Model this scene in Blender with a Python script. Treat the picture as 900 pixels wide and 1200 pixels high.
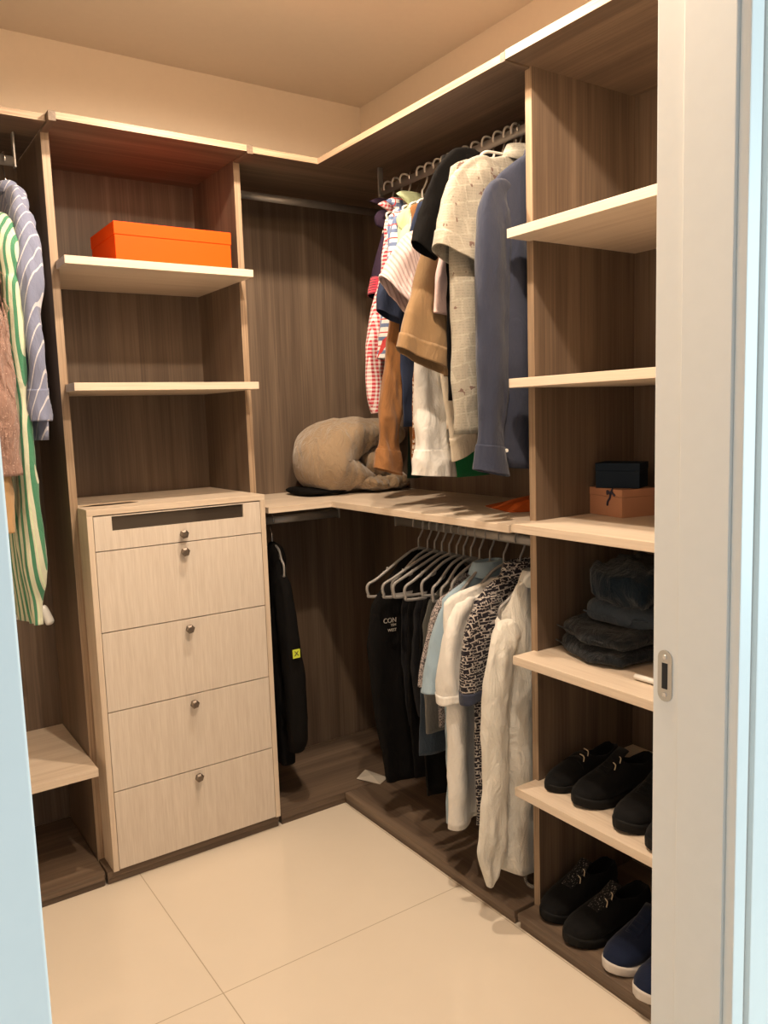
import bpy, bmesh, math, random
from mathutils import Vector, Matrix, noise
for o in list(bpy.data.objects): bpy.data.objects.remove(o)
S = bpy.context.scene
C = S.collection
R = math.radians
PI = math.pi
random.seed(4)

# ---------------------------------------------------------------- camera
cam = bpy.data.cameras.new('camera'); cam.sensor_fit = 'VERTICAL'; cam.sensor_height = 36
cam.lens = 943.2 / 1200 * 36; cam.clip_start = 0.02
co = bpy.data.objects.new('camera', cam); C.objects.link(co)
yaw, pit, rol = R(34.113), R(-6.822), R(-1.900)
fw = Vector((math.sin(yaw)*math.cos(pit), math.cos(yaw)*math.cos(pit), math.sin(pit)))
rt = Vector((math.cos(yaw), -math.sin(yaw), 0)); up = rt.cross(fw)
r2 = rt*math.cos(rol) + up*math.sin(rol); u2 = up*math.cos(rol) - rt*math.sin(rol)
m = Matrix((r2, u2, -fw)).transposed().to_4x4(); m.translation = Vector((-1.5087, -2.5615, 1.4886))
co.matrix_world = m
S.camera = co

# ---------------------------------------------------------------- light and exposure
S.view_settings.view_transform = 'Standard'; S.view_settings.look = 'None'
S.view_settings.gamma = 1; S.view_settings.use_curve_mapping = False
S.view_settings.exposure = 0.0
w = bpy.data.worlds.new('daylight'); S.world = w; w.use_nodes = True
w.node_tree.nodes['Background'].inputs[0].default_value = (0.86, 0.95, 1.0, 1)
w.node_tree.nodes['Background'].inputs[1].default_value = 0.42
hall_fill = bpy.data.lights.new('hall_daylight_fill', 'AREA'); hall_fill.shape = 'RECTANGLE'; hall_fill.size = 1.6; hall_fill.size_y = 2.0; hall_fill.energy = 108; hall_fill.color = (0.68, 0.91, 1.0)  # added area lamp standing in for daylight from the unseen hall
wo = bpy.data.objects.new('hall_daylight_fill', hall_fill); C.objects.link(wo); wo.location = (1.6, -4.3, 1.6)
wo.rotation_euler = (Vector((-.9, -1.9, 1.3)) - Vector((1.6, -4.3, 1.6))).to_track_quat('-Z', 'Y').to_euler()
LAMP = (-0.42, -0.60)
LAMP_W = 92
LAMP_COL = (1.0, 0.80, 0.60)

# ---------------------------------------------------------------- node helpers
class G:
    def __init__(s, name, rough=0.6, spec=0.5):
        s.m = bpy.data.materials.new(name); s.m.use_nodes = True
        s.t = s.m.node_tree; s.n = s.t.nodes; s.b = s.n['Principled BSDF']
        s.b.inputs['Roughness'].default_value = rough
        s.b.inputs['Specular IOR Level'].default_value = spec
        s.tc = s.n.new('ShaderNodeTexCoord'); s.co = s.tc.outputs['Object']
    def L(s, a, b): s.t.links.new(a, b)
    def put(s, sock, v):
        if isinstance(v, (int, float)): sock.default_value = v
        elif isinstance(v, tuple): sock.default_value = (*v, 1) if len(v) == 3 and sock.type == 'RGBA' else v
        else: s.L(v, sock)
    def mp(s, scale=(1,1,1), loc=(0,0,0), rot=(0,0,0), src=None):
        n = s.n.new('ShaderNodeMapping'); s.L(src or s.co, n.inputs[0])
        n.inputs['Scale'].default_value = scale; n.inputs['Location'].default_value = loc; n.inputs['Rotation'].default_value = rot
        return n.outputs[0]
    def noise(s, v, scale, detail=3, rough=.5, dist=0):
        n = s.n.new('ShaderNodeTexNoise'); s.L(v, n.inputs['Vector']); n.inputs['Scale'].default_value = scale
        n.inputs['Detail'].default_value = detail; n.inputs['Roughness'].default_value = rough; n.inputs['Distortion'].default_value = dist
        return n.outputs[0]
    def math(s, op, a, b=0.0, c=None):
        n = s.n.new('ShaderNodeMath'); n.operation = op; s.put(n.inputs[0], a); s.put(n.inputs[1], b)
        if c is not None: s.put(n.inputs[2], c)
        return n.outputs[0]
    def xyz(s, v=None):
        n = s.n.new('ShaderNodeSeparateXYZ'); s.L(v or s.co, n.inputs[0]); return n.outputs
    def mix(s, f, a, b, mode='MIX'):
        n = s.n.new('ShaderNodeMix'); n.data_type = 'RGBA'; n.blend_type = mode
        s.put(n.inputs[0], f); s.put(n.inputs[6], a); s.put(n.inputs[7], b); return n.outputs[2]
    def ramp(s, f, stops):
        n = s.n.new('ShaderNodeValToRGB'); s.L(f, n.inputs[0]); e = n.color_ramp.elements
        while len(e) < len(stops): e.new(0.5)
        for k, (p, c) in enumerate(stops):
            e[k].position = p; e[k].color = (*c, 1) if len(c) == 3 else c
        return n.outputs[0]
    def col(s, v): s.put(s.b.inputs['Base Color'], v); return s
    def bump(s, h, strength=.3, dist=.002):
        n = s.n.new('ShaderNodeBump'); n.inputs['Strength'].default_value = strength; n.inputs['Distance'].default_value = dist
        s.L(h, n.inputs['Height']); s.L(n.outputs[0], s.b.inputs['Normal']); return s

def wood_dark(axis):
    g = G('walnut_grain_' + 'xyz'[axis], .48, .4)
    lo = [26, 26, 26]; lo[axis] = .8; hi = [170, 170, 170]; hi[axis] = 3.5
    a = g.noise(g.mp(tuple(lo)), 1, 3, .55, .6); b = g.noise(g.mp(tuple(hi)), 1, 2, .5)
    w2 = [9, 9, 9]; w2[axis] = .25; d = g.noise(g.mp(tuple(w2), loc=(3, 7, 1)), 1, 2, .5, .3)
    f = g.math('ADD', g.math('ADD', g.math('MULTIPLY', a, .42), g.math('MULTIPLY', b, .26)), g.math('MULTIPLY', d, .32))
    g.col(g.ramp(f, [(.32, (.078, .053, .037)), (.46, (.120, .083, .058)), (.56, (.165, .116, .080)), (.68, (.22, .158, .112))]))
    g.bump(b, .12, .0006)
    return g.m
def wood_light(axis, edge=False):
    g = G('pale_birch_grain_' + 'xyz'[axis], .42, .4)
    lo = [30, 30, 30]; lo[axis] = .9; hi = [210, 210, 210]; hi[axis] = 6
    a = g.noise(g.mp(tuple(lo)), 1, 3, .5, .4); b = g.noise(g.mp(tuple(hi)), 1, 2, .5)
    f = g.math('ADD', g.math('MULTIPLY', a, .55), g.math('MULTIPLY', b, .45))
    g.col(g.ramp(f, [(.3, (.55, .44, .335)), (.52, (.655, .545, .43)), (.75, (.72, .615, .50))]))
    g.bump(b, .08, .0004)
    return g.m
def wood_edge(axis):
    g = G('oak_edge_band_' + 'xyz'[axis], .45, .4)
    hi = [240, 240, 240]; hi[axis] = 4
    b = g.noise(g.mp(tuple(hi)), 1, 2, .5)
    g.col(g.ramp(b, [(.35, (.27, .185, .118)), (.65, (.40, .29, .195))]))
    return g.m
WD = [wood_dark(i) for i in range(3)]; WL = [wood_light(i) for i in range(3)]; WE = [wood_edge(i) for i in range(3)]
def drawer_face():
    g = G('drawer_front_whitewash', .45, .4)
    b = g.noise(g.mp((70, 70, 3)), 1, 3, .6); c = g.noise(g.mp((300, 300, 14)), 1, 2)
    g.col(g.ramp(g.math('ADD', g.math('MULTIPLY', b, .5), g.math('MULTIPLY', c, .5)), [(.35, (.60, .52, .44)), (.65, (.70, .625, .54))]))
    g.bump(c, .08, .0004); return g.m
WF = drawer_face()
def plain(name, c, rough=.5, metal=0, spec=.5, bump=None):
    g = G(name, rough, spec); g.b.inputs['Metallic'].default_value = metal
    n = g.noise(g.co, 40, 3)
    g.col(g.mix(g.math('MULTIPLY', n, .18), c, tuple(x*.75 for x in c)))
    if bump: g.bump(g.noise(g.co, bump[0], 3), bump[1], .002)
    return g.m
M_WALL = plain('matte_wall_paint', (.84, .72, .58), .85, bump=(90, .04))
M_CEIL = plain('matte_ceiling_paint', (.84, .73, .60), .9, bump=(90, .04))
M_TRIM = plain('satin_white_trim_paint', (.84, .84, .81), .35, bump=(30, .02))
M_STEEL = plain('brushed_steel', (.55, .55, .54), .35, 1)
M_ROD = plain('satin_grey_rail', (.30, .28, .26), .38, .5)
M_BRONZE = plain('aged_bronze', (.20, .165, .135), .48, .85)
M_DARKHOLE = plain('dark_recess', (.02, .02, .02), .8)
M_GLASSDK = G('smoked_drawer_glass', .04, .6); M_GLASSDK.col((.05, .04, .032)); M_GLASSDK = M_GLASSDK.m
M_HANG = plain('grey_plastic_hanger', (.24, .23, .22), .35)
M_HANGW = plain('white_plastic_hanger', (.62, .58, .53), .35)
M_WIRE = plain('chrome_hook_wire', (.7, .7, .7), .2, 1)
def tile():
    g = G('polished_cream_tile', .1, .5); X = g.xyz()
    def line(s, off, per):
        f = g.math('FRACT', g.math('DIVIDE', g.math('SUBTRACT', s, off), per)); d = g.math('MINIMUM', f, g.math('SUBTRACT', 1.0, f))
        return g.math('LESS_THAN', g.math('MULTIPLY', d, per), .0014)
    l = g.math('MAXIMUM', line(X[0], -.80, .8), line(X[1], -.69, .8))
    n = g.noise(g.mp((1, 1, 1)), 3, 5, .6)
    c = g.mix(n, (.78, .70, .59), (.72, .64, .53))
    g.col(g.mix(l, c, (.42, .35, .25)))
    g.put(g.b.inputs['Roughness'], g.math('ADD', .09, g.math('MULTIPLY', l, .5)))
    return g.m
M_TILE = tile()

# fabrics
def fabric(name, c, c2=None, rough=.9, weave=900, wr=.75, sheen=.15, pat=None):
    g = G(name, rough, .25)
    g.b.inputs['Sheen Weight'].default_value = sheen
    n = g.noise(g.co, 14, 4, .6); base = pat(g) if pat else g.mix(g.math('MULTIPLY', n, .5), c, c2 or tuple(x*.72 for x in c))
    g.col(base)
    wv = g.noise(g.co, weave, 1); lo = g.noise(g.mp((1, 1, .4)), 22, 5, .6, 1.2)
    g.b.inputs['Specular IOR Level'].default_value = .12; g.bump(g.math('ADD', g.math('MULTIPLY', wv, .06), lo), wr, .02)
    return g.m
def stripe(g, s, freq, duty, off=0.0):
    return g.math('LESS_THAN', g.math('FRACT', g.math('ADD', g.math('MULTIPLY', s, freq), off)), duty)
def p_gingham(c, bg, f=70):
    def P(g):
        X = g.xyz(); a = stripe(g, g.math('ADD', X[0], X[1]), f, .5); b = stripe(g, X[2], f, .5)
        return g.mix(g.math('MULTIPLY', g.math('ADD', a, b), .5), bg, c)
    return P
def p_stripes(c, bg, f, duty, ax=0, k=0.0, kz=0.0):
    def P(g):
        X = g.xyz(); s = g.math('ADD', g.math('ADD', X[ax], g.math('MULTIPLY', X[2], kz)), g.math('MULTIPLY', X[1], k))
        return g.mix(stripe(g, s, f, duty), bg, c)
    return P
def p_plaid(g):
    X = g.xyz(); s = g.math('ADD', X[0], X[1])
    c = g.mix(stripe(g, s, 22, .28), (.75, .74, .72), (.12, .17, .32)); c = g.mix(stripe(g, X[2], 22, .28), c, (.15, .2, .34))
    c = g.mix(stripe(g, s, 22, .1, .45), c, (.55, .06, .06)); return g.mix(stripe(g, X[2], 22, .1, .45), c, (.55, .07, .07))
def p_news(g):
    n = g.n.new('ShaderNodeTexBrick'); w_ = g.n.new('ShaderNodeVectorMath'); w_.operation = 'MULTIPLY_ADD'; wn = g.n.new('ShaderNodeTexNoise'); wn.inputs['Scale'].default_value = 5; g.L(g.co, wn.inputs['Vector']); g.L(wn.outputs[1], w_.inputs[0]); w_.inputs[1].default_value = (.05, .05, .05); g.L(g.mp((1, 1, 1), rot=(R(90), 0, R(9))), w_.inputs[2]); g.L(w_.outputs[0], n.inputs[0])
    n.inputs['Scale'].default_value = 12; n.inputs['Mortar Size'].default_value = .03; n.inputs['Row Height'].default_value = .52; n.inputs['Brick Width'].default_value = .46
    n.offset = .27; n.squash = 1.7; n.squash_frequency = 2; n.offset_frequency = 3
    n.inputs[1].default_value = (.31, .285, .235, 1); n.inputs[2].default_value = (.36, .33, .27, 1); n.inputs[3].default_value = (.40, .37, .305, 1)
    X = g.xyz(); ln = stripe(g, X[2], 130, .45); sp = g.math('GREATER_THAN', g.noise(g.mp((160, 160, 60)), 1, 2), .5)
    c = g.mix(g.math('MULTIPLY', g.math('MULTIPLY', ln, sp), .35), n.outputs[0], (.2, .18, .15))
    dk = g.math('GREATER_THAN', g.noise(g.mp((1, 1, 1)), 22, 3, .7), .635)
    return g.mix(g.math('MULTIPLY', dk, .8), c, (.13, .06, .05))
def p_glyphs(g):
    def br(sc, off, rot):
        n = g.n.new('ShaderNodeTexBrick'); g.L(g.mp((1, 1, 1), loc=off, rot=rot), n.inputs[0])
        n.inputs['Scale'].default_value = sc; n.inputs['Mortar Size'].default_value = .052; n.inputs['Row Height'].default_value = .45; n.inputs['Brick Width'].default_value = .7
        n.inputs[1].default_value = n.inputs[2].default_value = (0, 0, 0, 1); n.inputs[3].default_value = (1, 1, 1, 1)
        return n.outputs[0]
    a = br(26, (0, 0, 0), (R(90), 0, R(10))); b = br(48, (.01, .3, .02), (R(90), R(90), 0)); k = g.math('GREATER_THAN', g.noise(g.co, 45, 1), .5)
    f = g.mix(k, a, b); f = g.mix(g.math('GREATER_THAN', g.noise(g.co, 60, 2), .56), f, br(60, (.1, .1, .1), (R(90), 0, 0)))
    return g.mix(f, (.014, .012, .018), (.42, .38, .35))
def p_rings(g):
    n = g.noise(g.co, 90, 2); return g.mix(g.math('GREATER_THAN', n, .5), (.28, .10, .03), (.74, .66, .56))
def p_greenstripe(g):
    X = g.xyz(); d = g.noise(g.mp((1, 1, .2)), 6, 2)
    s = g.math('ADD', g.math('ADD', X[1], g.math('MULTIPLY', X[0], .9)), g.math('MULTIPLY', d, .05))
    c = g.mix(stripe(g, s, 38, .42), (.60, .62, .48), (.07, .24, .14)); return g.mix(stripe(g, s, 38, .12, .25), c, (.62, .72, .5))
def p_bluestripe(g):
    X = g.xyz(); s = g.math('ADD', g.math('ADD', g.math('MULTIPLY', X[0], .9), X[1]), g.math('MULTIPLY', X[2], .42))
    c = g.mix(stripe(g, s, 34, .13), (.20, .225, .33), (.60, .60, .64)); return g.mix(g.math('MULTIPLY', g.noise(g.co, 30, 3), .3), c, (.17, .2, .34))
def p_sequin(g):
    v = g.n.new('ShaderNodeTexVoronoi'); g.L(g.co, v.inputs[0]); v.inputs['Scale'].default_value = 150
    n = g.noise(g.mp((200, 200, 30)), 1, 3)
    c = g.mix(n, (.20, .105, .085), (.48, .32, .26)); return g.mix(g.math('LESS_THAN', v.outputs[0], .16), c, (.8, .58, .5))
F = dict(
 slate=fabric('slate_blue_cotton', (.034, .040, .068), (.046, .054, .082), wr=.35),
 news=fabric('newsprint_cotton', (1,1,1), pat=p_news, wr=.3),
 black=fabric('black_jersey', (.005, .0045, .0045), wr=.35, sheen=0),
 coal=fabric('charcoal_jersey', (.016, .016, .018), wr=.4, sheen=0),
 camel=fabric('camel_cotton', (.27, .172, .088), (.225, .14, .07), wr=.35),
 white=fabric('white_cotton', (.74, .72, .68), (.66, .64, .6), wr=.5),
 cream=fabric('cream_cotton', (.70, .62, .50), (.62, .54, .43), wr=.4),
 linen=fabric('off_white_linen', (.70, .68, .62), (.60, .58, .52), wr=.7, weave=500),
 orangep=fabric('rust_spotted_cotton', (1,1,1), pat=p_rings),
 mauve=fabric('mauve_striped_cotton', (1,1,1), pat=p_stripes((.40, .30, .29), (.58, .46, .45), 60, .4, 0, 0, .5), wr=.4),
 pink=fabric('pale_pink_cotton', (.72, .54, .52), wr=.3),
 navy=fabric('navy_jersey', (.03, .04, .075), wr=.3, sheen=0),
 brown=fabric('tobacco_suede', (.26, .12, .045), (.19, .085, .03), wr=.5),
 palegreen=fabric('pale_green_cotton', (.50, .56, .34), (.42, .5, .3), wr=.4),
 plaid=fabric('red_and_navy_plaid', (1,1,1), pat=p_plaid),
 polo=fabric('aubergine_pique', (.030, .018, .035), wr=.3, sheen=0),
 redtrim=fabric('red_rib_knit', (.50, .03, .05), pat=p_stripes((.02, .015, .03), (.55, .04, .07), 110, .3, 2)),
 gingham=fabric('red_gingham', (1,1,1), pat=p_gingham((.48, .03, .05), (.75, .7, .68), 75)),
 green=fabric('bright_green_jersey', (.02, .24, .08), wr=.3),
 bottle=fabric('bottle_green_jersey', (.006, .020, .014), wr=.3, sheen=0),
 blue=fabric('light_blue_cotton', (.30, .40, .48), (.25, .35, .43), wr=.35),
 glyph=fabric('black_and_white_print', (1,1,1), pat=p_glyphs, wr=.3),
 denim=fabric('dark_denim', (.04, .055, .075), (.02, .03, .045), wr=.6),
 greyt=fabric('olive_grey_jersey', (.075, .075, .066), wr=.5),
 washed=fabric('faded_grey_denim', (.14, .135, .125), wr=.5),
 speck=fabric('speckled_grey_jersey', (1,1,1), pat=lambda g: g.mix(g.math('GREATER_THAN', g.noise(g.co, 220, 2), .5), (.10, .09, .09), (.42, .36, .34))),
 gstripe=fabric('green_striped_satin', (1,1,1), pat=p_greenstripe, wr=.5, rough=.6),
 bstripe=fabric('blue_pinstripe_cotton', (1,1,1), pat=p_bluestripe, wr=.4),
 sequin=fabric('dusty_rose_sequin', (1,1,1), pat=p_sequin, wr=1.0, rough=.45),
 tan=fabric('tan_satin', (.47, .30, .15), (.40, .25, .12), wr=.5, rough=.55),
 plush=fabric('beige_plush', (.34, .245, .155), (.25, .175, .105), wr=.9, sheen=.5, weave=300),
 teal=fabric('midnight_knit', (.004, .012, .022), wr=.8, weave=260),
 inky=fabric('inky_denim', (.008, .011, .015), (.020, .024, .028), wr=.8),
)

# ---------------------------------------------------------------- object helpers
def tag(o, label=None, cat=None, group=None, kind=None):
    for k, v in (('label', label), ('category', cat), ('group', group), ('kind', kind)):
        if v: o[k] = v
    return o
def thing(name, label, cat, loc=(0, 0, 0), rotz=0, group=None):
    o = bpy.data.objects.new(name, None); C.objects.link(o); o.location = loc; o.rotation_euler = (0, 0, rotz)
    o.empty_display_size = .05
    return tag(o, label, cat, group)
def obj(name, bm, mat, parent=None, smooth=False, world=False, bevel=0, solid=0, sub=0, label=None):
    """link a bmesh as one mesh object; world=True: the vertices are in world space"""
    bmesh.ops.recalc_face_normals(bm, faces=bm.faces)
    if bevel:
        bmesh.ops.bevel(bm, geom=[e for e in bm.edges if len(e.link_faces) == 2 and e.calc_face_angle(0) > .6], offset=bevel, segments=2, profile=.6, affect='EDGES')
    me = bpy.data.meshes.new(name)
    o = bpy.data.objects.new(name, me); C.objects.link(o)
    if parent is not None:
        o.parent = parent
        if world:
            p = parent; L = Vector((0, 0, 0))
            while p is not None: L += p.location; p = p.parent
            bmesh.ops.translate(bm, verts=bm.verts, vec=-L)
    elif not world: pass
    bm.to_mesh(me); bm.free()
    mats = mat if isinstance(mat, (list, tuple)) else [mat]
    for x in mats: me.materials.append(x)
    if smooth:
        for p in me.polygons: p.use_smooth = True
    if solid:
        s = o.modifiers.new('s', 'SOLIDIFY'); s.thickness = solid; s.offset = 0
    if sub:
        s = o.modifiers.new('u', 'SUBSURF'); s.levels = s.render_levels = sub
    if label: o['label'] = label
    return o
def box(x0, x1, y0, y1, z0, z1, bm=None):
    bm = bm or bmesh.new()
    v = [bm.verts.new((x, y, z)) for x in (x0, x1) for y in (y0, y1) for z in (z0, z1)]
    for f in ((0,1,3,2), (4,6,7,5), (0,4,5,1), (2,3,7,6), (0,2,6,4), (1,5,7,3)): bm.faces.new([v[i] for i in f])
    return bm
def prism(pts, z0, z1, bm=None):
    bm = bm or bmesh.new(); n = len(pts)
    a = [bm.verts.new((x, y, z0)) for x, y in pts]; b = [bm.verts.new((x, y, z1)) for x, y in pts]
    bm.faces.new(a[::-1]); bm.faces.new(b)
    for i in range(n): bm.faces.new((a[i], a[(i+1) % n], b[(i+1) % n], b[i]))
    return bm
def frames(pts):
    P = [Vector(p) for p in pts]; T = []
    for i in range(len(P)):
        d = P[min(i+1, len(P)-1)] - P[max(i-1, 0)]; T.append(d.normalized())
    u = T[0].orthogonal().normalized(); out = []
    for p, t in zip(P, T):
        u = (u - t*u.dot(t)).normalized(); out.append((p, u, t.cross(u)))
    return out
def smoothpath(pts, n=6, closed=False):
    P = [Vector(p) for p in pts]; out = []
    for i in range(len(P)-1):
        p0 = P[max(i-1, 0)]; p1 = P[i]; p2 = P[i+1]; p3 = P[min(i+2, len(P)-1)]
        for k in range(n):
            t = k/n
            out.append(.5*((2*p1) + (p2-p0)*t + (2*p0-5*p1+4*p2-p3)*t*t + (3*p1-p0-3*p2+p3)*t**3))
    out.append(P[-1]); return out
def tube(pts, r, seg=8, bm=None, rz=None):
    bm = bm or bmesh.new(); rings = []
    fr = frames(pts)
    for i, (p, u, v) in enumerate(fr):
        rr = r[i] if isinstance(r, (list, tuple)) else r
        rings.append([bm.verts.new(p + (u*math.cos(a) + v*math.sin(a))*rr) for a in [2*PI*k/seg for k in range(seg)]])
    for a, b in zip(rings, rings[1:]):
        for k in range(seg): bm.faces.new((a[k], a[(k+1) % seg], b[(k+1) % seg], b[k]))
    bm.faces.new(rings[0][::-1]); bm.faces.new(rings[-1]); return bm
def loft(rings, bm=None, cap0=False, cap1=False, closed=True):
    bm = bm or bmesh.new(); V = [[bm.verts.new(p) for p in r] for r in rings]; n = len(V[0])
    for a, b in zip(V, V[1:]):
        for k in range(n if closed else n-1): bm.faces.new((a[k], a[(k+1) % n], b[(k+1) % n], b[k]))
    if cap0: bm.faces.new(V[0][::-1])
    if cap1: bm.faces.new(V[-1])
    return bm
def struct(name, bm, mat): return tag(obj(name, bm, mat), kind='structure')
def text_bm(txt, size, depth=.0008):
    cu = bpy.data.curves.new('t', 'FONT'); cu.body = txt; cu.size = size; cu.extrude = depth; cu.align_x = 'CENTER'; cu.align_y = 'CENTER'
    to = bpy.data.objects.new('t', cu); C.objects.link(to)
    me = bpy.data.meshes.new_from_object(to.evaluated_get(bpy.context.evaluated_depsgraph_get()))
    bm = bmesh.new(); bm.from_mesh(me); bpy.data.objects.remove(to); bpy.data.meshes.remove(me); bpy.data.curves.remove(cu)
    return bm

# ---------------------------------------------------------------- room shell
CEIL = 2.81; YB = .490; XR = .503; XL = -1.95; YD = -1.80; YO = -1.924; DX0 = -1.409; DX1 = -.505; DH = 2.35
TH = .1
struct('floor', box(XL-TH, XR+TH, -3.9, YB+TH, -.05, 0), M_TILE)
struct('ceiling', box(XL-TH, XR+TH, YO, YB+TH, CEIL, CEIL+.05), M_CEIL)
struct('wall_back', box(XL-TH, XR+TH, YB, YB+TH, 0, CEIL), M_WALL)
struct('wall_right', box(XR, XR+TH, YD, YB, 0, CEIL), M_WALL)
struct('wall_left', box(XL-TH, XL, YD, YB, 0, CEIL), M_WALL)
bm = box(XL-TH, DX0-.02, YO+.006, YD, 0, CEIL); box(DX1+.02, XR+TH+1.2, YO+.006, YD, 0, CEIL, bm); box(DX0-.02, DX1+.02, YO+.006, YD, DH+.02, CEIL, bm)
struct('wall_front', bm, M_WALL)
# door lining and casing
bm = box(DX0-.02, DX0, YO, YD, 0, DH); box(DX0-.075, DX0-.004, YO-.016, YO, 0, DH+.07, bm); box(DX0-.075, DX0-.05, YO-.022, YO-.016, 0, DH+.07, bm)
struct('trim_1', bm, M_TRIM)
jr = bpy.data.objects.new('trim_2', None); C.objects.link(jr); jr.location = (DX1, YO, 0); tag(jr, kind='structure')
obj('jamb_lining', box(DX1, DX1+.02, YD-.044, YD, 0, DH), M_TRIM, jr, world=True, bevel=.0015)
obj('jamb_lining', box(DX1-.004, DX1+.02, YO, YD-.0455, 0, DH), M_TRIM, jr, world=True, bevel=.0015)
bm = box(DX1+.002, DX1+.030, YO-.016, YO, 0, DH+.07); box(DX1+.030, DX1+.042, YO-.010, YO, 0, DH+.07, bm); box(DX1+.042, DX1+.17, YO-.018, YO, 0, DH+.07, bm)
obj('casing', bm, M_TRIM, jr, world=True, bevel=.002)
struct('trim_3', box(DX0-.02, DX1+.02, YO, YD, DH, DH+.02), M_TRIM)
# strike plate of the sliding door in the jamb
def stadium(cy, cz, hw, hh, x0, x1, n=8):
    pts = [(cy + hw*math.cos(a), cz + (hh-hw) + hw*math.sin(a)) for a in [PI*k/n for k in range(n+1)]]
    pts += [(cy + hw*math.cos(a), cz - (hh-hw) + hw*math.sin(a)) for a in [PI + PI*k/n for k in range(n+1)]]
    bm = bmesh.new(); a = [bm.verts.new((x0, y, z)) for y, z in pts]; b = [bm.verts.new((x1, y, z)) for y, z in pts]; N = len(pts)
    bm.faces.new(a); bm.faces.new(b[::-1])
    for i in range(N): bm.faces.new((a[i], b[i], b[(i+1) % N], a[(i+1) % N]))
    return bm
SY, SZ = -1.822, 1.085
sp = obj('strike_plate', stadium(SY, SZ, .0125, .040, DX1-.0018, DX1+.001), M_STEEL, jr, world=True, label='brushed steel strike plate')
obj('latch_slot', box(DX1-.0022, DX1-.0016, SY-.005, SY+.005, SZ-.020, SZ+.020), M_DARKHOLE, sp, world=True)
for dz in (-.029, .029):
    bm = bmesh.new(); bmesh.ops.create_cone(bm, cap_ends=True, segments=12, radius1=.0042, radius2=.0034, depth=.002, matrix=Matrix.Translation((DX1-.0024, SY, SZ+dz)) @ Matrix.Rotation(R(-90), 4, 'Y'))
    box(DX1-.0036, DX1-.0033, SY-.003, SY+.003, SZ+dz-.0006, SZ+dz+.0006, bm)
    obj('screw', bm, M_WIRE, sp, world=True)

# ceiling downlight
def lathe(prof, seg=24, bm=None, mat=None):
    rings = [[Vector((r*math.cos(2*PI*k/seg), r*math.sin(2*PI*k/seg), z)) for k in range(seg)] for r, z in prof]
    return loft(rings, bm, True, True)
ge = G('warm_led_diffuser'); ge.b.inputs['Emission Color'].default_value = (*LAMP_COL, 1); ge.b.inputs['Emission Strength'].default_value = 6
def downlight(label, x, y, watts):
    lt = thing('recessed_downlight', label, 'ceiling light', (x, y, CEIL), 0, 'recessed downlights')
    obj('trim_ring', lathe([(.036, -.001), (.052, -.001), (.052, -.006), (.044, -.009), (.038, -.005)]), M_TRIM, lt, smooth=True)
    obj('diffuser', lathe([(.037, -.001), (.037, -.004), (.02, -.0045), (.001, -.0045)]), ge.m, lt)
    ld = bpy.data.lights.new('downlight_beam', 'SPOT'); ld.energy = watts; ld.color = LAMP_COL; ld.shadow_soft_size = .035; ld.spot_size = R(175); ld.spot_blend = .5
    lo = bpy.data.objects.new('downlight_beam', ld); C.objects.link(lo); lo.parent = lt; lo.location = (0, 0, -.05)
downlight('round recessed ceiling downlight near the drawer chest', LAMP[0], LAMP[1], LAMP_W)
downlight('added unseen fill downlight in the ceiling just inside the doorway', -.62, -1.50, LAMP_W*1.1)  # second lamp added as fill, evens out the light of the first

# ---------------------------------------------------------------- drawer and shelf tower on the back wall
Y1 = .476; X1 = .489; PT = .024; BT = .02
FY = -.013; PY = .10; FX = -.007; PX = .077; TZ = 2.375
tw = thing('shelf_tower', 'tall walnut shelf tower standing against the back wall around the pale drawer chest', 'closet shelving', (-.596, .2, 0))
def edgepanel(name, x0, x1, y0, y1, z0, z1, parent, face, t=.0015):
    o = obj(name, box(x0, x1, y0, y1, z0, z1), WD[2], parent, world=True)
    if face == 'y': e = box(x0, x1, y0-t, y0, z0, z1)
    else: e = box(x0-t, x0, y0, y1, z0, z1)
    obj('edge_band', e, WE[2], o, world=True, label='lighter oak edge band')
    return o
edgepanel('side_panel', -.908, -.884, PY, Y1, 0, TZ, tw, 'y')
edgepanel('side_panel', -.285, -.262, PY, Y1, 0, TZ, tw, 'y')
obj('back_panel', box(-.884, -.285, Y1, Y1+.012, .045, TZ), WD[2], tw, world=True)
obj('gable_strip', box(-.908, -.887, -.015, PY-.002, TZ-.007, TZ+BT+.001), WD[1], tw, world=True, bevel=.001)
obj('gable_strip', box(-.2835, -.2625, -.015, PY-.002, TZ-.007, TZ+BT+.001), WD[1], tw, world=True, bevel=.001)
o = obj('top_board', box(-.8865, -.284, -.012, Y1+.012, TZ, TZ+BT), WD[0], tw, world=True)
obj('edge_band', box(-.8865, -.284, -.0135, -.012, TZ, TZ+BT), WE[0], o, world=True, label='lighter oak edge band')
def back_shelf(zt, parent, x0=-.893, x1=-.283, xi0=-.884, xi1=-.285, th=.024, name='shelf'):
    obj(name, prism([(x0, FY), (x1, FY), (x1, PY-.002), (xi1, PY-.002), (xi1, Y1), (xi0, Y1), (xi0, PY-.002), (x0, PY-.002)], zt-th, zt), WL[0], parent, world=True, bevel=.0012, label='pale birch shelf')
back_shelf(1.992, tw); back_shelf(1.618, tw)
def plinth(bm_pts, parent, grain, name='plinth'):
    obj(name, prism(bm_pts, .022, .045), WD[grain], parent, world=True, bevel=.003)
def kick(bm_pts, parent, grain): obj('kick_board', prism(bm_pts, 0, .022), WD[grain], parent, world=True)
plinth([(-.905, 0), (-.283, 0), (-.283, .475), (-.905, .475)][0:4], tw, 0)
kick([(-.902, .006), (-.286, .006), (-.286, .47), (-.902, .47)], tw, 0)

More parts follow.
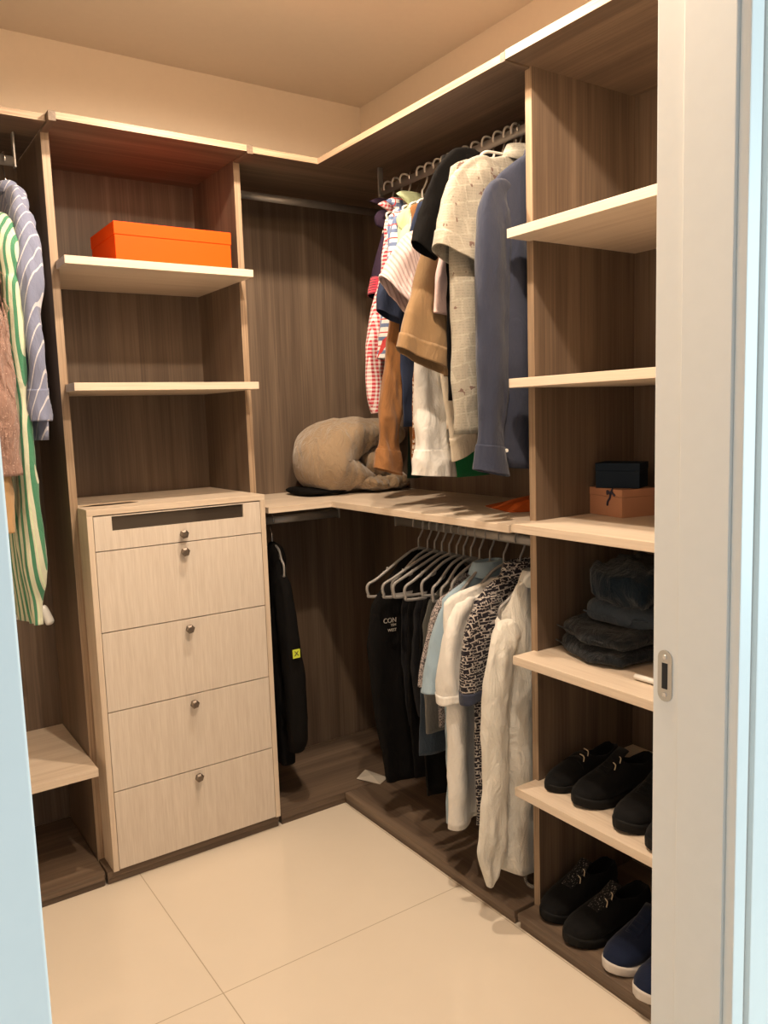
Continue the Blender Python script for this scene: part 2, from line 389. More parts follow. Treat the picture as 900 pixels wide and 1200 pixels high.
dr = thing('drawer_chest', 'pale birch chest of four drawers under a shallow glass fronted drawer', 'chest of drawers', (-.585, .2, .045))
bx0, bx1, bt = -.887, -.2835, .018; BZ = 1.23
obj('side_panel', prism([(bx0, FY), (bx0+bt, FY), (bx0+bt, .470), (-.883, .470), (-.883, PY-.003), (bx0, PY-.003)], .0455, BZ-.02), WL[2], dr, world=True, bevel=.001)
obj('side_panel', prism([(bx1-bt, FY), (bx1, FY), (bx1, PY-.003), (-.2865, PY-.003), (-.2865, .470), (bx1-bt, .470)], .0455, BZ-.02), WL[2], dr, world=True, bevel=.001)
obj('top', prism([(bx0, FY), (bx1, FY), (bx1, PY-.003), (-.2865, PY-.003), (-.2865, Y1-.002), (-.883, Y1-.002), (-.883, PY-.003), (bx0, PY-.003)], BZ-.02, BZ), WL[0], dr, world=True, bevel=.0012)
obj('carcass_back', box(-.868, -.302, .45, .468, .05, 1.208), M_DARKHOLE, dr, world=True)
dz = [1.208, 1.0965, .8375, .577, .312, .0475]; g_ = .0016
fx0, fx1 = bx0+bt+g_, bx1-bt-g_
def knob(parent, x, z):
    n = 6; rings = []
    for y, r in ((FY+.002, .006), (FY-.010, .0055), (FY-.012, .0145), (FY-.021, .0155), (FY-.026, .009)):
        rings.append([Vector((x + r*math.cos(a), y, z + r*math.sin(a))) for a in [2*PI*k/n+.2 for k in range(n)]])
    obj('knob', loft(rings, None, True, True), M_BRONZE, parent, world=True, label='faceted dark bronze knob')
for i in range(5):
    zt, zb = dz[i]-g_, dz[i+1]+g_
    if i == 0:
        wx0, wx1, wz0, wz1 = -.812, -.366, 1.158, 1.2035
        d = obj('drawer', box(fx0, wx0, FY+.0005, FY+.018, zb, zt), WF, dr, world=True, label='shallow drawer with a smoked glass window')
        bm = box(wx1, fx1, FY+.0005, FY+.018, zb, zt); box(wx0, wx1, FY+.0005, FY+.018, zb, wz0, bm); box(wx0, wx1, FY+.0005, FY+.018, wz1, zt, bm)
        obj('window_frame', bm, WF, d, world=True)
        obj('glass', box(wx0, wx1, FY+.008, FY+.012, wz0, wz1), M_GLASSDK, d, world=True, label='smoked glass window')
    else:
        bm = box(fx0, fx1, FY+.0005, FY+.018, zb, zt)
        d = obj('drawer', bm, WF, dr, world=True, bevel=.0008)
    obj('drawer_box', box(fx0+.02, fx1-.02, FY+.0185, .42, zb+.01, max(zb+.03, zt-.05)), WD[0], d, world=True)
    knob(d, -.587, [1.125, 1.066, .806, .547, .288][i])

# ---------------------------------------------------------------- corner hanging unit
cu = thing('corner_hanging_unit', 'walnut corner wardrobe carcass with back panels, top board and plinth', 'closet unit', (.2, .2, 0))
XQ = -.262; YT = -.947
obj('back_panel', box(XQ, X1, Y1, Y1+.012, .045, TZ), WD[2], cu, world=True)
obj('back_panel', box(X1, X1+.012, YT, Y1+.012, .045, TZ), WD[2], cu, world=True)
o = obj('top_board', prism([(XQ, -.003), (-.007, -.003), (X1+.012, -.003), (X1+.012, Y1+.012), (XQ, Y1+.012)], TZ, TZ+BT), WD[0], cu, world=True)
obj('edge_band', box(XQ, -.0085, -.0045, -.003, TZ, TZ+BT), WE[0], o, world=True, label='lighter oak edge band')
o = obj('top_board', box(-.007, X1+.012, YT, -.003, TZ, TZ+BT), WD[1], cu, world=True)
obj('edge_band', box(-.0085, -.007, YT, -.0045, TZ, TZ+BT), WE[1], o, world=True, label='lighter oak edge band')
plinth([(XQ-.012, 0), (X1, 0), (X1, Y1), (XQ-.0, Y1), (XQ, .101), (XQ-.012, .098)], cu, 0)
kick([(XQ-.008, .007), (X1-.01, .007), (X1-.01, .47), (XQ+.001, .47), (XQ+.001, .102), (XQ-.008, .098)], cu, 0)
plinth([(0, YT+.006), (X1, YT+.006), (X1, -.0005), (0, -.0005)], cu, 1)
kick([(.007, YT+.01), (X1, YT+.01), (X1, .006), (.007, .006)], cu, 1)
wt = thing('corner_worktop', 'pale birch L shaped worktop running round the closet corner', 'worktop', (.2, .2, 1.16))
obj('board', prism([(-.2615, .006), (-.004, .006), (X1, .006), (X1, Y1), (-.2615, Y1)], 1.158, 1.18), WL[0], wt, world=True, bevel=.0012)
obj('board', box(-.004, X1, YT+.0005, .0055, 1.158, 1.18), WL[1], wt, world=True, bevel=.0012)

def oval_rod(p0, p1, w_=.007, h_=.015, mat=None):
    p0, p1 = Vector(p0), Vector(p1); t = (p1-p0).normalized(); s = t.cross(Vector((0, 0, 1)))
    ring = lambda p: [p + s*w_*math.cos(a) + Vector((0, 0, 1))*h_*math.sin(a) for a in [2*PI*k/16 for k in range(16)]]
    return loft([ring(p0), ring(p1)], None, True, True)
def rod(name, label, p0, p1, zb, group, brackets=(0, 1)):
    t = thing(name, label, 'clothes rail', p0, 0, group)
    obj('rail', oval_rod(p0, p1), M_ROD, t, world=True, smooth=True)
    ax = 0 if abs(p1[0]-p0[0]) > abs(p1[1]-p0[1]) else 1
    for k in brackets:
        p = (p0, p1)[k]; s = (-1 if p0[ax] > p1[ax] else 1)*(1 if k == 0 else -1)
        a = [p[0]-.011, p[0]+.011, p[1]-.011, p[1]+.011]
        lo_, hi_ = sorted((p[ax], p[ax]-s*.0065)); a[2*ax] = lo_; a[2*ax+1] = hi_
        bm = box(*a, p[2]-.019, zb)
        obj('bracket', bm, M_ROD, t, world=True, bevel=.002)
    return t
UX, UZ = .21, 2.29; LX, LZ = .17, 1.105
rod('clothes_rail', 'long grey rail under the top board on the right, full of shirts', (UX, -.075, UZ), (UX, YT+.007, UZ), TZ, None)
rod('clothes_rail', 'grey rail under the top board across the back corner, empty', (XQ+.007, .30, 2.325), (X1-.007, .30, 2.325), TZ, None)
rod('clothes_rail', 'grey rail under the worktop on the right, full of shirts and hangers', (LX, -.17, LZ), (LX, YT+.007, LZ), 1.158, None)
rod('clothes_rail', 'grey rail under the worktop at the back holding one black jacket', (XQ+.03, .14, 1.115), (.10, .14, 1.115), 1.158, None)
# ---------------------------------------------------------------- left hanging unit
lu = thing('left_hanging_unit', 'walnut hanging compartment left of the drawer chest with one low pale shelf', 'closet unit', (-1.4, .2, 0))
obj('back_panel', box(XL, -.908, Y1, Y1+.012, .045, TZ), WD[2], lu, world=True)
o = obj('top_board', box(XL, -.9095, .015, Y1+.012, TZ-.002, TZ+BT-.002), WD[0], lu, world=True)
obj('edge_band', box(XL, -.9095, .0135, .015, TZ-.002, TZ+BT-.002), WE[0], o, world=True, label='lighter oak edge band')
obj('side_panel', box(XL, XL+.024, PY, Y1, 0, TZ-.002), WD[2], lu, world=True)
obj('shelf', prism([(XL+.024, FY), (-.912, FY), (-.9095, FY+.003), (-.9095, Y1), (XL+.024, Y1)], .380, .404), WL[0], lu, world=True, bevel=.0012, label='pale birch shelf')
plinth([(XL+.024, -.002), (-.915, -.002), (-.909, .01), (-.909, Y1), (XL+.024, Y1)], lu, 0)
kick([(XL+.024, .006), (-.917, .006), (-.911, .01), (-.911, .47), (XL+.024, .47)], lu, 0)
rod('clothes_rail', 'short grey rail at the upper left holding the striped shirts', (XL+.03, .16, 2.29), (-.978, .16, 2.29), TZ-.002, None)
t = thing('pull_down_rail', 'white lower rail with rounded end bracket at far left', 'clothes rail', (-1.0, .22, .88))
obj('rail', oval_rod((XL+.03, .22, .885), (-.990, .22, .885), .008, .013), M_TRIM, t, world=True, smooth=True)
bm = tube(smoothpath([(-.992, .22, .905), (-.985, .215, .885), (-.977, .205, .855), (-.974, .20, .845)], 4), [.008, .0105, .0125, .013, .0135, .014, .0145, .015, .015, .0145, .013, .010, .006], 12)
obj('end_bracket', bm, M_TRIM, t, world=True, smooth=True)

# ---------------------------------------------------------------- shelf tower on the right
YE = -1.60
rtw = thing('shelf_tower', 'walnut shelf tower on the right with five pale shelves beside the doorway', 'closet shelving', (.25, -1.25, 0))
edgepanel('side_panel', PX, X1, -.970, YT, 0, TZ, rtw, 'x')
edgepanel('side_panel', PX, X1, YE, YE+PT, 0, TZ, rtw, 'x')
obj('back_panel', box(X1, X1+.012, YE, -.970, .045, TZ), WD[2], rtw, world=True)
obj('gable_strip', box(-.012, PX-.002, -.9655, YT-.0005, TZ-.004, TZ+BT), WD[0], rtw, world=True, bevel=.001)
o = obj('top_board', box(-.010, X1+.012, YE, -.966, TZ, TZ+BT+.002), WD[1], rtw, world=True)
obj('edge_band', box(-.0115, -.010, YE, -.966, TZ, TZ+BT+.002), WE[1], o, world=True, label='lighter oak edge band')
for zt in (1.961, 1.575, 1.186, .815, .4316):
    obj('shelf', prism([(FX, -.958), (PX-.002, -.958), (PX-.002, -.9705), (X1, -.9705), (X1, YE+PT), (PX-.002, YE+PT), (PX-.002, YE), (FX, YE)], zt-.024, zt), WL[1], rtw, world=True, bevel=.0012, label='pale birch shelf')
plinth([(0, YE), (X1, YE), (X1, -.9705), (PX-.002, -.9705), (PX-.002, -.955), (0, -.955)], rtw, 1)
kick([(.007, YE), (X1, YE), (X1, -.972), (PX-.003, -.972), (PX-.003, -.960), (.007, -.960)], rtw, 1)
# ---------------------------------------------------------------- hangers
def hanger_parts(root, mat, hookmat, w_=.205, drop=.115, zn=-.085, r=.0042):
    hk = [(0, 0, zn-.008), (0, 0, zn+.03), (.006, 0, -.045), (.019, 0, -.02), (.0225, 0, .004), (.014, 0, .020), (0, 0, .0245), (-.014, 0, .020), (-.021, 0, .006), (-.020, 0, -.008)]
    obj('hook', tube(smoothpath(hk, 4), .0022 if hookmat is M_WIRE else .0034, 8), hookmat, root, smooth=True)
    zt = zn-drop
    fr = [(0, 0, zn), (-.05, 0, zn-.018), (-w_*.8, 0, zt+.022), (-w_, 0, zt+.002), (-w_*1.0, 0, zt-.030), (-w_*.9, 0, zt-.042), (0, 0, zt-.044), (w_*.9, 0, zt-.042), (w_, 0, zt-.030), (w_, 0, zt+.002), (w_*.8, 0, zt+.022), (.05, 0, zn-.018), (0, 0, zn)]
    obj('shoulder_frame', tube(smoothpath(fr, 5), r, 8), mat, root, smooth=True)
    for s in (-1, 1):
        nb = [(s*w_*.62, 0, zn-drop*.50), (s*(w_*.62+.004), 0, zn-drop*.50-.013), (s*(w_*.62+.018), 0, zn-drop*.50-.017)]
        obj('strap_notch', tube(smoothpath(nb, 3), r*.8, 6), mat, root, smooth=True)
def make_hanger(label, pos, rotz=0, mat=None, hook=None, group=None, **k):
    t = thing('clothes_hanger', label, 'hanger', pos, rotz, group); hanger_parts(t, mat or M_HANG, hook or mat or M_HANG, **k); return t
def copy_tree(o, parent=None):
    c = o.copy(); C.objects.link(c)
    if parent: c.parent = parent
    for ch in list(o.children): copy_tree(ch, c)
    return c

# ---------------------------------------------------------------- garments
def lerp_st(st, t):
    """stations: list of tuples, first value is the parameter"""
    if t <= st[0][0]: return st[0][1:]
    for a, b in zip(st, st[1:]):
        if t <= b[0]:
            f = (t-a[0])/(b[0]-a[0]); return tuple(x + (y-x)*f for x, y in zip(a[1:], b[1:]))
    return st[-1][1:]
def sg(v, p): return math.copysign(abs(v)**p, v)
def body_mesh(st, seed=0, fold=.012, kx=26, hemc=0.0, n=72, nz=44, hemslant=0.0, wr=.006):
    """st: (z descending, xl, xr, ht)"""
    z0, z1 = st[0][0], st[-1][0]; rnd = random.Random(seed); p1, p2, p3 = [rnd.uniform(0, 6.28) for _ in range(3)]
    S_ = [(z0-s[0],) + s[1:] for s in st]; rings = []
    for i in range(nz+1):
        d = (z0-z1)*(i/nz)**1.25
        xl, xr, ht = lerp_st(S_, d); t = d/(z0-z1); cx, hw = (xl+xr)/2, (xr-xl)/2
        ring = []
        for k in range(n):
            a = 2*PI*k/n; c, s = math.cos(a), math.sin(a)
            x = cx + hw*sg(c, .8); A = fold*min(1, t*2.2)**1.2
            y = ht*sg(s, .8) + A*(math.sin(x*kx+p1+1.2*t)+.55*math.sin(x*kx*1.9+p2-2*t)) + A*.5*math.sin(a*5+p3)
            z = z0-d + hemc*t**5*abs(c)**1.6 + hemslant*t**4*c
            q = Vector((x*14+seed, y*14, z*8)); y += wr*(noise.noise(q)+.5*noise.noise(q*2.4)+.6*(.5-abs(noise.noise(Vector((x*9+seed, y*9, z*13+x*8))))*2.2)); x += wr*.8*noise.noise(q+Vector((9, 3, 1)))
            ring.append(Vector((x, y, z)))
        rings.append(ring)
    return rings
def limb_mesh(st, seed=0, y0=0.0, n=44, m_=70, wr=.006, slant=0.0, squash=.85, fr=10, taper=False):
    """st: (x, z, half width in the garment plane, half depth)"""
    P = smoothpath([(s[0], 0, s[1]) for s in st], 12); W = smoothpath([(s[2], s[3], 0) for s in st], 12); rings = []
    N = len(P)
    for i in range(N):
        d = (P[min(i+1, N-1)] - P[max(i-1, 0)]).normalized(); u = Vector((d.z, 0, -d.x))   # across, in plane
        t = i/(N-1); hw, ht = W[i].x, W[i].y; ring = []
        for k in range(n):
            a = 2*PI*k/n; c, s = math.cos(a), math.sin(a)
            p = P[i] + u*(hw*sg(c, squash)) + Vector((0, y0 + ht*sg(s, squash), 0)) + d*(slant*t**6*c)
            q = Vector((p.x*fr*1.6+seed*3, p.y*fr*1.6, p.z*fr*.5)); f = noise.noise(q) + .5*noise.noise(q*2.3) + .5*(.6-2.2*abs(noise.noise(Vector((p.x*fr*2.6+seed+p.z*fr*.5, p.y*fr*2.4, p.z*fr*.75)))))
            p += (u*c*.6 + Vector((0, s, 0)))*(wr*f + .05*hw*math.sin(3*a+seed+4*t) + .035*hw*math.sin(5*a-6*t+seed*2))*min(1, t*5+.2)
            g_ = min(1, .55 + t*5) if taper else 1; yr = min(1, t*3.5) if taper else 1; yr = yr*yr*(3-2*yr); p = P[i] + Vector((0, y0*yr, 0)) + (p - P[i] - Vector((0, y0, 0)))*g_
            ring.append(p)
        rings.append(ring)
    return rings
def sub_x(st, ox, oz):  return [(s[0]-ox, s[1]-oz) + tuple(s[2:]) for s in st]
def collar_mesh(zn, r=.058, ry=.028, h=.028, fall=.030):
    rings = []
    for rr, z in ((1.0, zn-.012), (.96, zn+h*.5), (.93, zn+h), (1.02, zn+h*.95), (1.18, zn+h-fall*.6), (1.3, zn+h-fall*1.25)):
        rings.append([Vector((r*rr*math.cos(a), ry*(1.0+(rr-1)*1.6)*math.sin(a), z - .012*max(0, -math.sin(a))*max(0, rr-1)*4)) for a in [2*PI*k/28 for k in range(28)]])
    return rings
def garment(name, label, cat, pos, rotz, mat, st, sleeves=(), collar=None, cuff=None, fold=.012, kx=26, hemc=0, hemslant=0, seed=1, group=None, hang=None, hook=None, wr=.006, hem_part=None, solid=.0016, slwr=.006, zn=None):
    """st: body stations (Z, X0, X1, half depth) in room coordinates along the hanger; sleeves: lists of (X, Z, half width, half depth)"""
    ox = pos[0] if rotz == 0 else pos[1]; oz = pos[2]
    t = thing(name, label, cat, pos, rotz, group)
    st = [(s[0]-oz, s[1]-ox, s[2]-ox, s[3]) for s in st]
    o = obj('body', loft(body_mesh(st, seed, fold, kx, hemc, hemslant=hemslant, wr=wr)), mat, t, smooth=True, solid=solid)
    for i, sl in enumerate(sleeves):
        opt = {}
        if isinstance(sl, tuple): sl, opt = sl
        y0 = opt.get('y', -.012); sx = 1 if sl[0][0] < sum(st[0][1:3])/2 + ox else -1; f0 = sl[0]; sl = [(f0[0]+sx*.085, f0[1]+.002, f0[2]*.62, f0[3]*.6), (f0[0]+sx*.045, f0[1]+.010, f0[2]*.84, f0[3]*.85)] + list(sl)
        rs = limb_mesh(sub_x(sl, ox, oz), seed+i, y0, wr=opt.get('wr', slwr), slant=opt.get('slant', 0), taper=True)
        s_ = obj('sleeve', loft(rs, cap0=True), opt.get('mat', mat), t, smooth=True, solid=solid)
        cf = opt.get('cuff', cuff)
        if cf:
            L = opt.get('cl', .06); tot = 0; j = len(rs)-1; cen = lambda r: sum(r, Vector())/len(r)
            while j > 0 and tot < L: tot += (cen(rs[j])-cen(rs[j-1])).length; j -= 1
            band = []
            for r in rs[j:]:
                c = cen(r); band.append([c + (p-c)*1.02 + (p-c).normalized()*.0018 for p in r])
            obj('cuff', loft(band), opt.get('cuffmat', cf if not isinstance(cf, bool) else mat), s_, smooth=True, solid=solid)
            if opt.get('button', False):
                r = rs[j+2]; c = cen(r); k_ = 26; bp = c + (r[k_]-c)*1.12
                bm = bmesh.new(); bmesh.ops.create_cone(bm, cap_ends=True, segments=12, radius1=.0055, radius2=.005, depth=.003, matrix=Matrix.Translation(bp + Vector((0, -.003, 0))) @ Matrix.Rotation(R(90), 4, 'X'))
                obj('button', bm, M_TRIM, s_)
    if collar:
        obj('collar', loft(collar_mesh(st[0][0] if zn is None else zn)), mat if collar is True else collar, t, smooth=True, solid=solid)
    if hang:
        make_hanger(hang, pos, rotz, M_HANGW if hook is None else hook[0], M_WIRE if hook is None else hook[1], 'hangers on the upper rails' if pos[2] > 2 else 'hangers on the lower rail', w_=.185, drop=.10)
    return t
RS = 0.0   # garments on the right hang square to the rail
def up_(y): return (UX, y, UZ)
def lo_(y): return (LX, y, LZ)
def shirt(y, z0, zt, zh, xl, xr, ht=.02, neck=.055, cx=None, low=False):
    cx = cx if cx is not None else (LX if low else UX)
    return [(z0, cx-neck, cx+neck, ht*.7), (z0-.012, cx-neck-.03, cx+neck+.03, ht*.8), ((z0*.35+zt*.65), xl+.045, xr-.045, ht), (zt, xl+.008, xr-.008, ht*1.05), (zt-.04, xl, xr, ht*1.1), (zh, xl, xr, ht*1.2)]
def rs_(xt, zt, zc, hw=.05, ht=.02): return ([(xt-.03, zt-.03, hw, ht), (xt, zt-.16, hw*.9, ht), (xt+.01, (zt+zc)/2, hw*.8, ht), (xt, zc, hw*.8, ht)], dict(y=.01))

# upper rail, near to far
garment('dress_shirt', 'slate blue long sleeve shirt, nearest on the upper rail beside the shelf tower', 'shirt', up_(-.885), 0, F['slate'],
    shirt(0, 2.195, 2.085, 1.32, -.01, .41, .022), [([(.02, 2.045, .055, .020), (.0, 1.95, .056, .026), (-.008, 1.75, .054, .026), (-.012, 1.52, .046, .024), (-.020, 1.43, .040, .022), (-.022, 1.37, .048, .026), (-.020, 1.322, .055, .032)], dict(y=-.014, cl=.075, button=True, slant=-.016)), rs_(.40, 2.08, 1.35)],
    collar=True, cuff=True, seed=3, fold=.010, kx=20, hemc=.03)
garment('short_sleeve_shirt', 'cream short sleeve shirt printed with newspaper columns, behind the slate shirt', 'shirt', up_(-.80), 0, F['news'],
    shirt(0, 2.215, 2.15, 1.43, -.068, .44, .018), [([(.035, 2.115, .070, .020), (-.010, 2.06, .080, .026), (-.040, 1.98, .082, .034), (-.058, 1.905, .082, .044)], dict(y=-.018, cl=.045, slant=-.012)), ([(.40, 2.09, .05, .02), (.45, 1.90, .07, .02)], dict(y=.01))],
    collar=True, cuff=True, seed=5, fold=.008)
garment('t_shirt', 'black t-shirt with wide draped sleeve, between newspaper shirt and camel top', 't-shirt', up_(-.742), 0, F['black'],
    shirt(0, 2.235, 2.20, 1.525, -.045, .44, .014), [([(.035, 2.165, .062, .014), (-.015, 2.11, .066, .014), (-.070, 2.02, .060, .016), (-.118, 1.935, .046, .018)], dict(y=-.004)), ([(.40, 2.12, .05, .012), (.46, 1.93, .06, .012)], dict(y=.004))], seed=6, fold=.006)
garment('short_sleeve_shirt', 'pale pink shirt, only a small square of sleeve showing below the newspaper cuff', 'shirt', up_(-.698), 0, F['pink'],
    shirt(0, 2.20, 2.10, 1.60, .06, .42, .010), [([(.09, 2.06, .05, .012), (.03, 1.95, .045, .012), (-.010, 1.87, .034, .012), (-.020, 1.775, .032, .012)], dict(y=-.004))], seed=8, fold=.004)
garment('sweatshirt', 'camel top with broad elbow length sleeve hanging in front of the white cuff', 'sweatshirt', up_(-.648), 0, F['camel'],
    shirt(0, 2.205, 2.09, 1.60, .02, .43, .014), [([(.06, 2.06, .055, .018), (.025, 1.98, .060, .020), (-.005, 1.86, .074, .024), (-.035, 1.74, .094, .028), (-.055, 1.640, .104, .032)], dict(y=-.008, cl=.05, slant=-.020)), rs_(.42, 2.08, 1.62, .07)], cuff=True, seed=11, fold=.005, slwr=.010)
garment('dress_shirt', 'cream shirt whose pale cuff hangs just right of the white cuff', 'shirt', up_(-.596), 0, F['cream'],
    shirt(0, 2.20, 2.09, 1.44, .07, .42, .012), [([(.10, 2.05, .05, .014), (.09, 1.85, .05, .016), (.09, 1.62, .045, .016), (.115, 1.47, .045, .018), (.135, 1.36, .052, .020)], dict(y=-.006, cl=.06, slant=.012))], cuff=True, seed=13, fold=.004)
garment('dress_shirt', 'white dress shirt with long sleeve and buttoned cuff showing below the camel sleeve', 'shirt', up_(-.548), 0, F['white'],
    shirt(0, 2.19, 2.04, 1.40, .07, .42, .012), [([(.10, 1.99, .05, .014), (.055, 1.85, .055, .018), (.046, 1.66, .062, .022), (.044, 1.50, .066, .022), (.042, 1.40, .058, .020), (.042, 1.345, .070, .024), (.042, 1.295, .077, .028)], dict(y=-.010, cl=.08, button=True, slant=-.008))], cuff=True, seed=14, fold=.004, slwr=.014)
garment('short_sleeve_shirt', 'mauve striped short sleeve shirt flaring above the camel sleeve', 'shirt', up_(-.506), 0, F['mauve'],
    shirt(0, 2.19, 2.05, 1.62, .06, .42, .012), [([(.070, 2.02, .045, .014), (.025, 1.985, .058, .018), (-.015, 1.92, .068, .022), (-.045, 1.845, .074, .028)], dict(y=-.006, cl=.02, slant=-.034))], cuff=True, seed=15, fold=.004, slwr=.010)
garment('t_shirt', 'green t-shirt, only its bright hem showing under the cream cuff', 't-shirt', up_(-.470), 0, F['green'],
    [(2.17, .17, .25, .006), (1.95, .20, .36, .008), (1.275, .20, .36, .008)], [], seed=16, fold=.003)
garment('short_sleeve_shirt', 'rust and white spotted shirt, a narrow strip left of the white sleeve', 'shirt', up_(-.448), 0, F['orangep'],
    [(2.17, .17, .25, .006), (1.95, .12, .38, .008), (1.6, .055, .40, .008), (1.325, .040, .40, .008)], [], seed=17, fold=.003)
garment('t_shirt', 'navy t-shirt with short sleeve hanging under the mauve cuff', 't-shirt', up_(-.408), 0, F['navy'],
    shirt(0, 2.18, 2.0, 1.45, .035, .42, .010), [([(.085, 1.97, .040, .014), (.040, 1.92, .050, .018), (.008, 1.87, .054, .022), (-.006, 1.800, .052, .024)], dict(y=-.006, slant=-.012))], seed=18, fold=.004)
garment('long_sleeve_shirt', 'tobacco brown suede shirt with long cuffed sleeve hanging over the plush pillow', 'shirt', up_(-.362), 0, F['brown'],
    shirt(0, 2.18, 2.0, 1.33, .10, .42, .012), [([(.12, 1.95, .036, .016), (.085, 1.86, .036, .020), (.055, 1.74, .036, .022), (.030, 1.60, .038, .024), (.012, 1.48, .044, .026), (.004, 1.40, .044, .024), (.0, 1.355, .050, .026), (-.004, 1.305, .054, .028)], dict(y=-.010, cl=.07, slant=-.012))], cuff=True, seed=19, fold=.006, slwr=.014)
garment('t_shirt', 'bottle green top, its dark hem just above the worktop behind the brown cuff', 't-shirt', up_(-.318), 0, F['bottle'],
    [(2.17, .17, .25, .006), (1.95, .16, .38, .008), (1.272, .11, .40, .010)], [], seed=20, fold=.005)
garment('short_sleeve_shirt', 'pale green shirt with sloping shoulder left of the black t-shirt', 'shirt', up_(-.276), 0, F['palegreen'],
    shirt(0, 2.24, 2.17, 1.60, .14, .46, .012), [([(.22, 2.13, .045, .016), (.180, 2.07, .050, .020), (.160, 2.00, .042, .020), (.145, 1.93, .030, .018)], dict(y=-.010))], seed=21, fold=.005)
garment('dress_shirt', 'red navy and white plaid shirt behind the pale green shirt', 'shirt', up_(-.222), 0, F['plaid'],
    shirt(0, 2.23, 2.17, 1.60, .13, .46, .014), [([(.19, 2.14, .045, .018), (.165, 2.05, .040, .020), (.145, 1.92, .036, .022), (.115, 1.78, .034, .022), (.10, 1.68, .034, .022)], dict(y=-.010))], seed=22, fold=.006)
garment('dress_shirt', 'red gingham shirt, its narrow sleeve hanging below the red ribbed cuff', 'shirt', up_(-.172), 0, F['gingham'],
    shirt(0, 2.23, 2.17, 1.60, .15, .46, .012), [([(.18, 2.10, .03, .014), (.15, 1.95, .032, .016), (.110, 1.82, .034, .018), (.088, 1.68, .036, .020), (.080, 1.57, .030, .018), (.088, 1.50, .018, .014)], dict(y=-.008))], seed=23, fold=.005)
garment('polo_shirt', 'dark aubergine polo with red ribbed cuff, furthest on the upper rail', 'shirt', up_(-.122), 0, F['polo'],
    shirt(0, 2.25, 2.20, 1.65, .18, .46, .014), [([(.235, 2.17, .042, .020), (.200, 2.10, .042, .026), (.165, 2.00, .040, .032), (.138, 1.905, .038, .036)], dict(y=-.022, cl=.055, cuffmat=F['redtrim']))], cuff=True, seed=24, fold=.005)
# hangers of the upper rail
uh = [(-.885, 0, 'slate blue shirt beside the shelf tower'), (-.80, 1, 'newspaper print shirt'), (-.742, 0, 'black t-shirt'), (-.698, 0, 'pale pink shirt'), (-.648, 0, 'camel top'), (-.596, 0, 'cream shirt'), (-.548, 0, 'white dress shirt'), (-.506, 0, 'mauve striped shirt'), (-.470, 0, 'bright green t-shirt'), (-.448, 0, 'rust spotted shirt'), (-.408, 0, 'navy t-shirt'), (-.362, 0, 'tobacco brown shirt'), (-.318, 0, 'bottle green top'), (-.276, 1, 'pale green shirt'), (-.222, 0, 'plaid shirt'), (-.172, 0, 'red gingham shirt'), (-.122, 0, 'aubergine polo')]
HX = {-.122: .03, -.172: .05, -.222: .06, -.276: .04, -.318: .05, -.362: .06, -.408: .07, -.448: .05, -.470: .05, -.506: .09, -.548: .08, -.596: .08, -.648: .12, -.698: .10, -.742: .15}
for k, (y, wire, what) in enumerate(uh):
    make_hanger(('white hanger with a wire hook' if wire else 'white plastic hanger') + ' on the upper rail carrying the ' + what, (UX, y, UZ), R(random.uniform(-5, 5)), M_HANGW, M_WIRE if wire else M_HANGW, 'hangers on the upper right rail', w_=HX.get(y, .155), drop=.085 if y < -.75 else .07)
xh = make_hanger('empty white hanger laid high between newspaper shirt and black t-shirt', (UX, -.772, UZ), R(4), M_HANGW, M_HANGW, 'hangers on the upper right rail', w_=.15, drop=.045, zn=-.05)

# lower rail, near to far
garment('dress_shirt', 'off-white linen long sleeve shirt, nearest on the lower rail beside the shelf tower', 'shirt', lo_(-.885), 0, F['linen'],
    shirt(0, 1.005, .90, .105, -.005, .36, .024, low=True), [([(.02, .85, .045, .022), (-.008, .78, .046, .028), (-.030, .62, .042, .030), (-.038, .44, .040, .028), (-.045, .30, .042, .026), (-.050, .235, .044, .024), (-.056, .17, .024, .016), (-.060, .128, .006, .006)], dict(y=-.022)), rs_(.36, .88, .15)],
    collar=True, seed=31, fold=.014, kx=24, hemc=.05, wr=.009, slwr=.012, zn=-.105)
garment('short_sleeve_shirt', 'black and white maze print shirt hanging behind the linen shirt', 'shirt', lo_(-.808), 0, F['glyph'],
    shirt(0, 1.02, .945, .26, -.022, .38, .018, low=True), [([(.02, .90, .052, .020), (-.012, .84, .056, .024), (-.032, .75, .048, .028), (-.040, .66, .040, .030)], dict(y=-.014, cl=.03, slant=.012)), ([(.34, .90, .05, .02), (.38, .70, .05, .02)], dict(y=.01))], cuff=F['slate'], collar=True, seed=32, fold=.010, zn=-.09)
garment('t_shirt', 'white t-shirt with loose sleeve, between maze print shirt and light blue shirt', 't-shirt', lo_(-.735), 0, F['white'],
    shirt(0, .985, .94, .235, -.074, .37, .018, low=True), [([(.0, .89, .050, .020), (-.03, .83, .056, .026), (-.048, .74, .056, .032), (-.054, .65, .054, .038)], dict(y=-.020, cl=.02, slant=.015)), ([(.33, .89, .05, .02), (.38, .68, .05, .02)], dict(y=.01))], cuff=True, seed=33, fold=.014, slwr=.012)
garment('t_shirt', 'light blue short sleeve shirt just left of the white t-shirt', 't-shirt', lo_(-.662), 0, F['blue'],
    shirt(0, .99, .925, .205, -.02, .37, .020, low=True), [([(.02, .89, .048, .018), (-.01, .83, .048, .022), (-.040, .74, .046, .026), (-.064, .65, .046, .028)], dict(y=-.012, slant=.01)), ([(.33, .89, .05, .02), (.38, .68, .05, .02)], dict(y=.01))], collar=True, seed=34, fold=.010, zn=-.11)
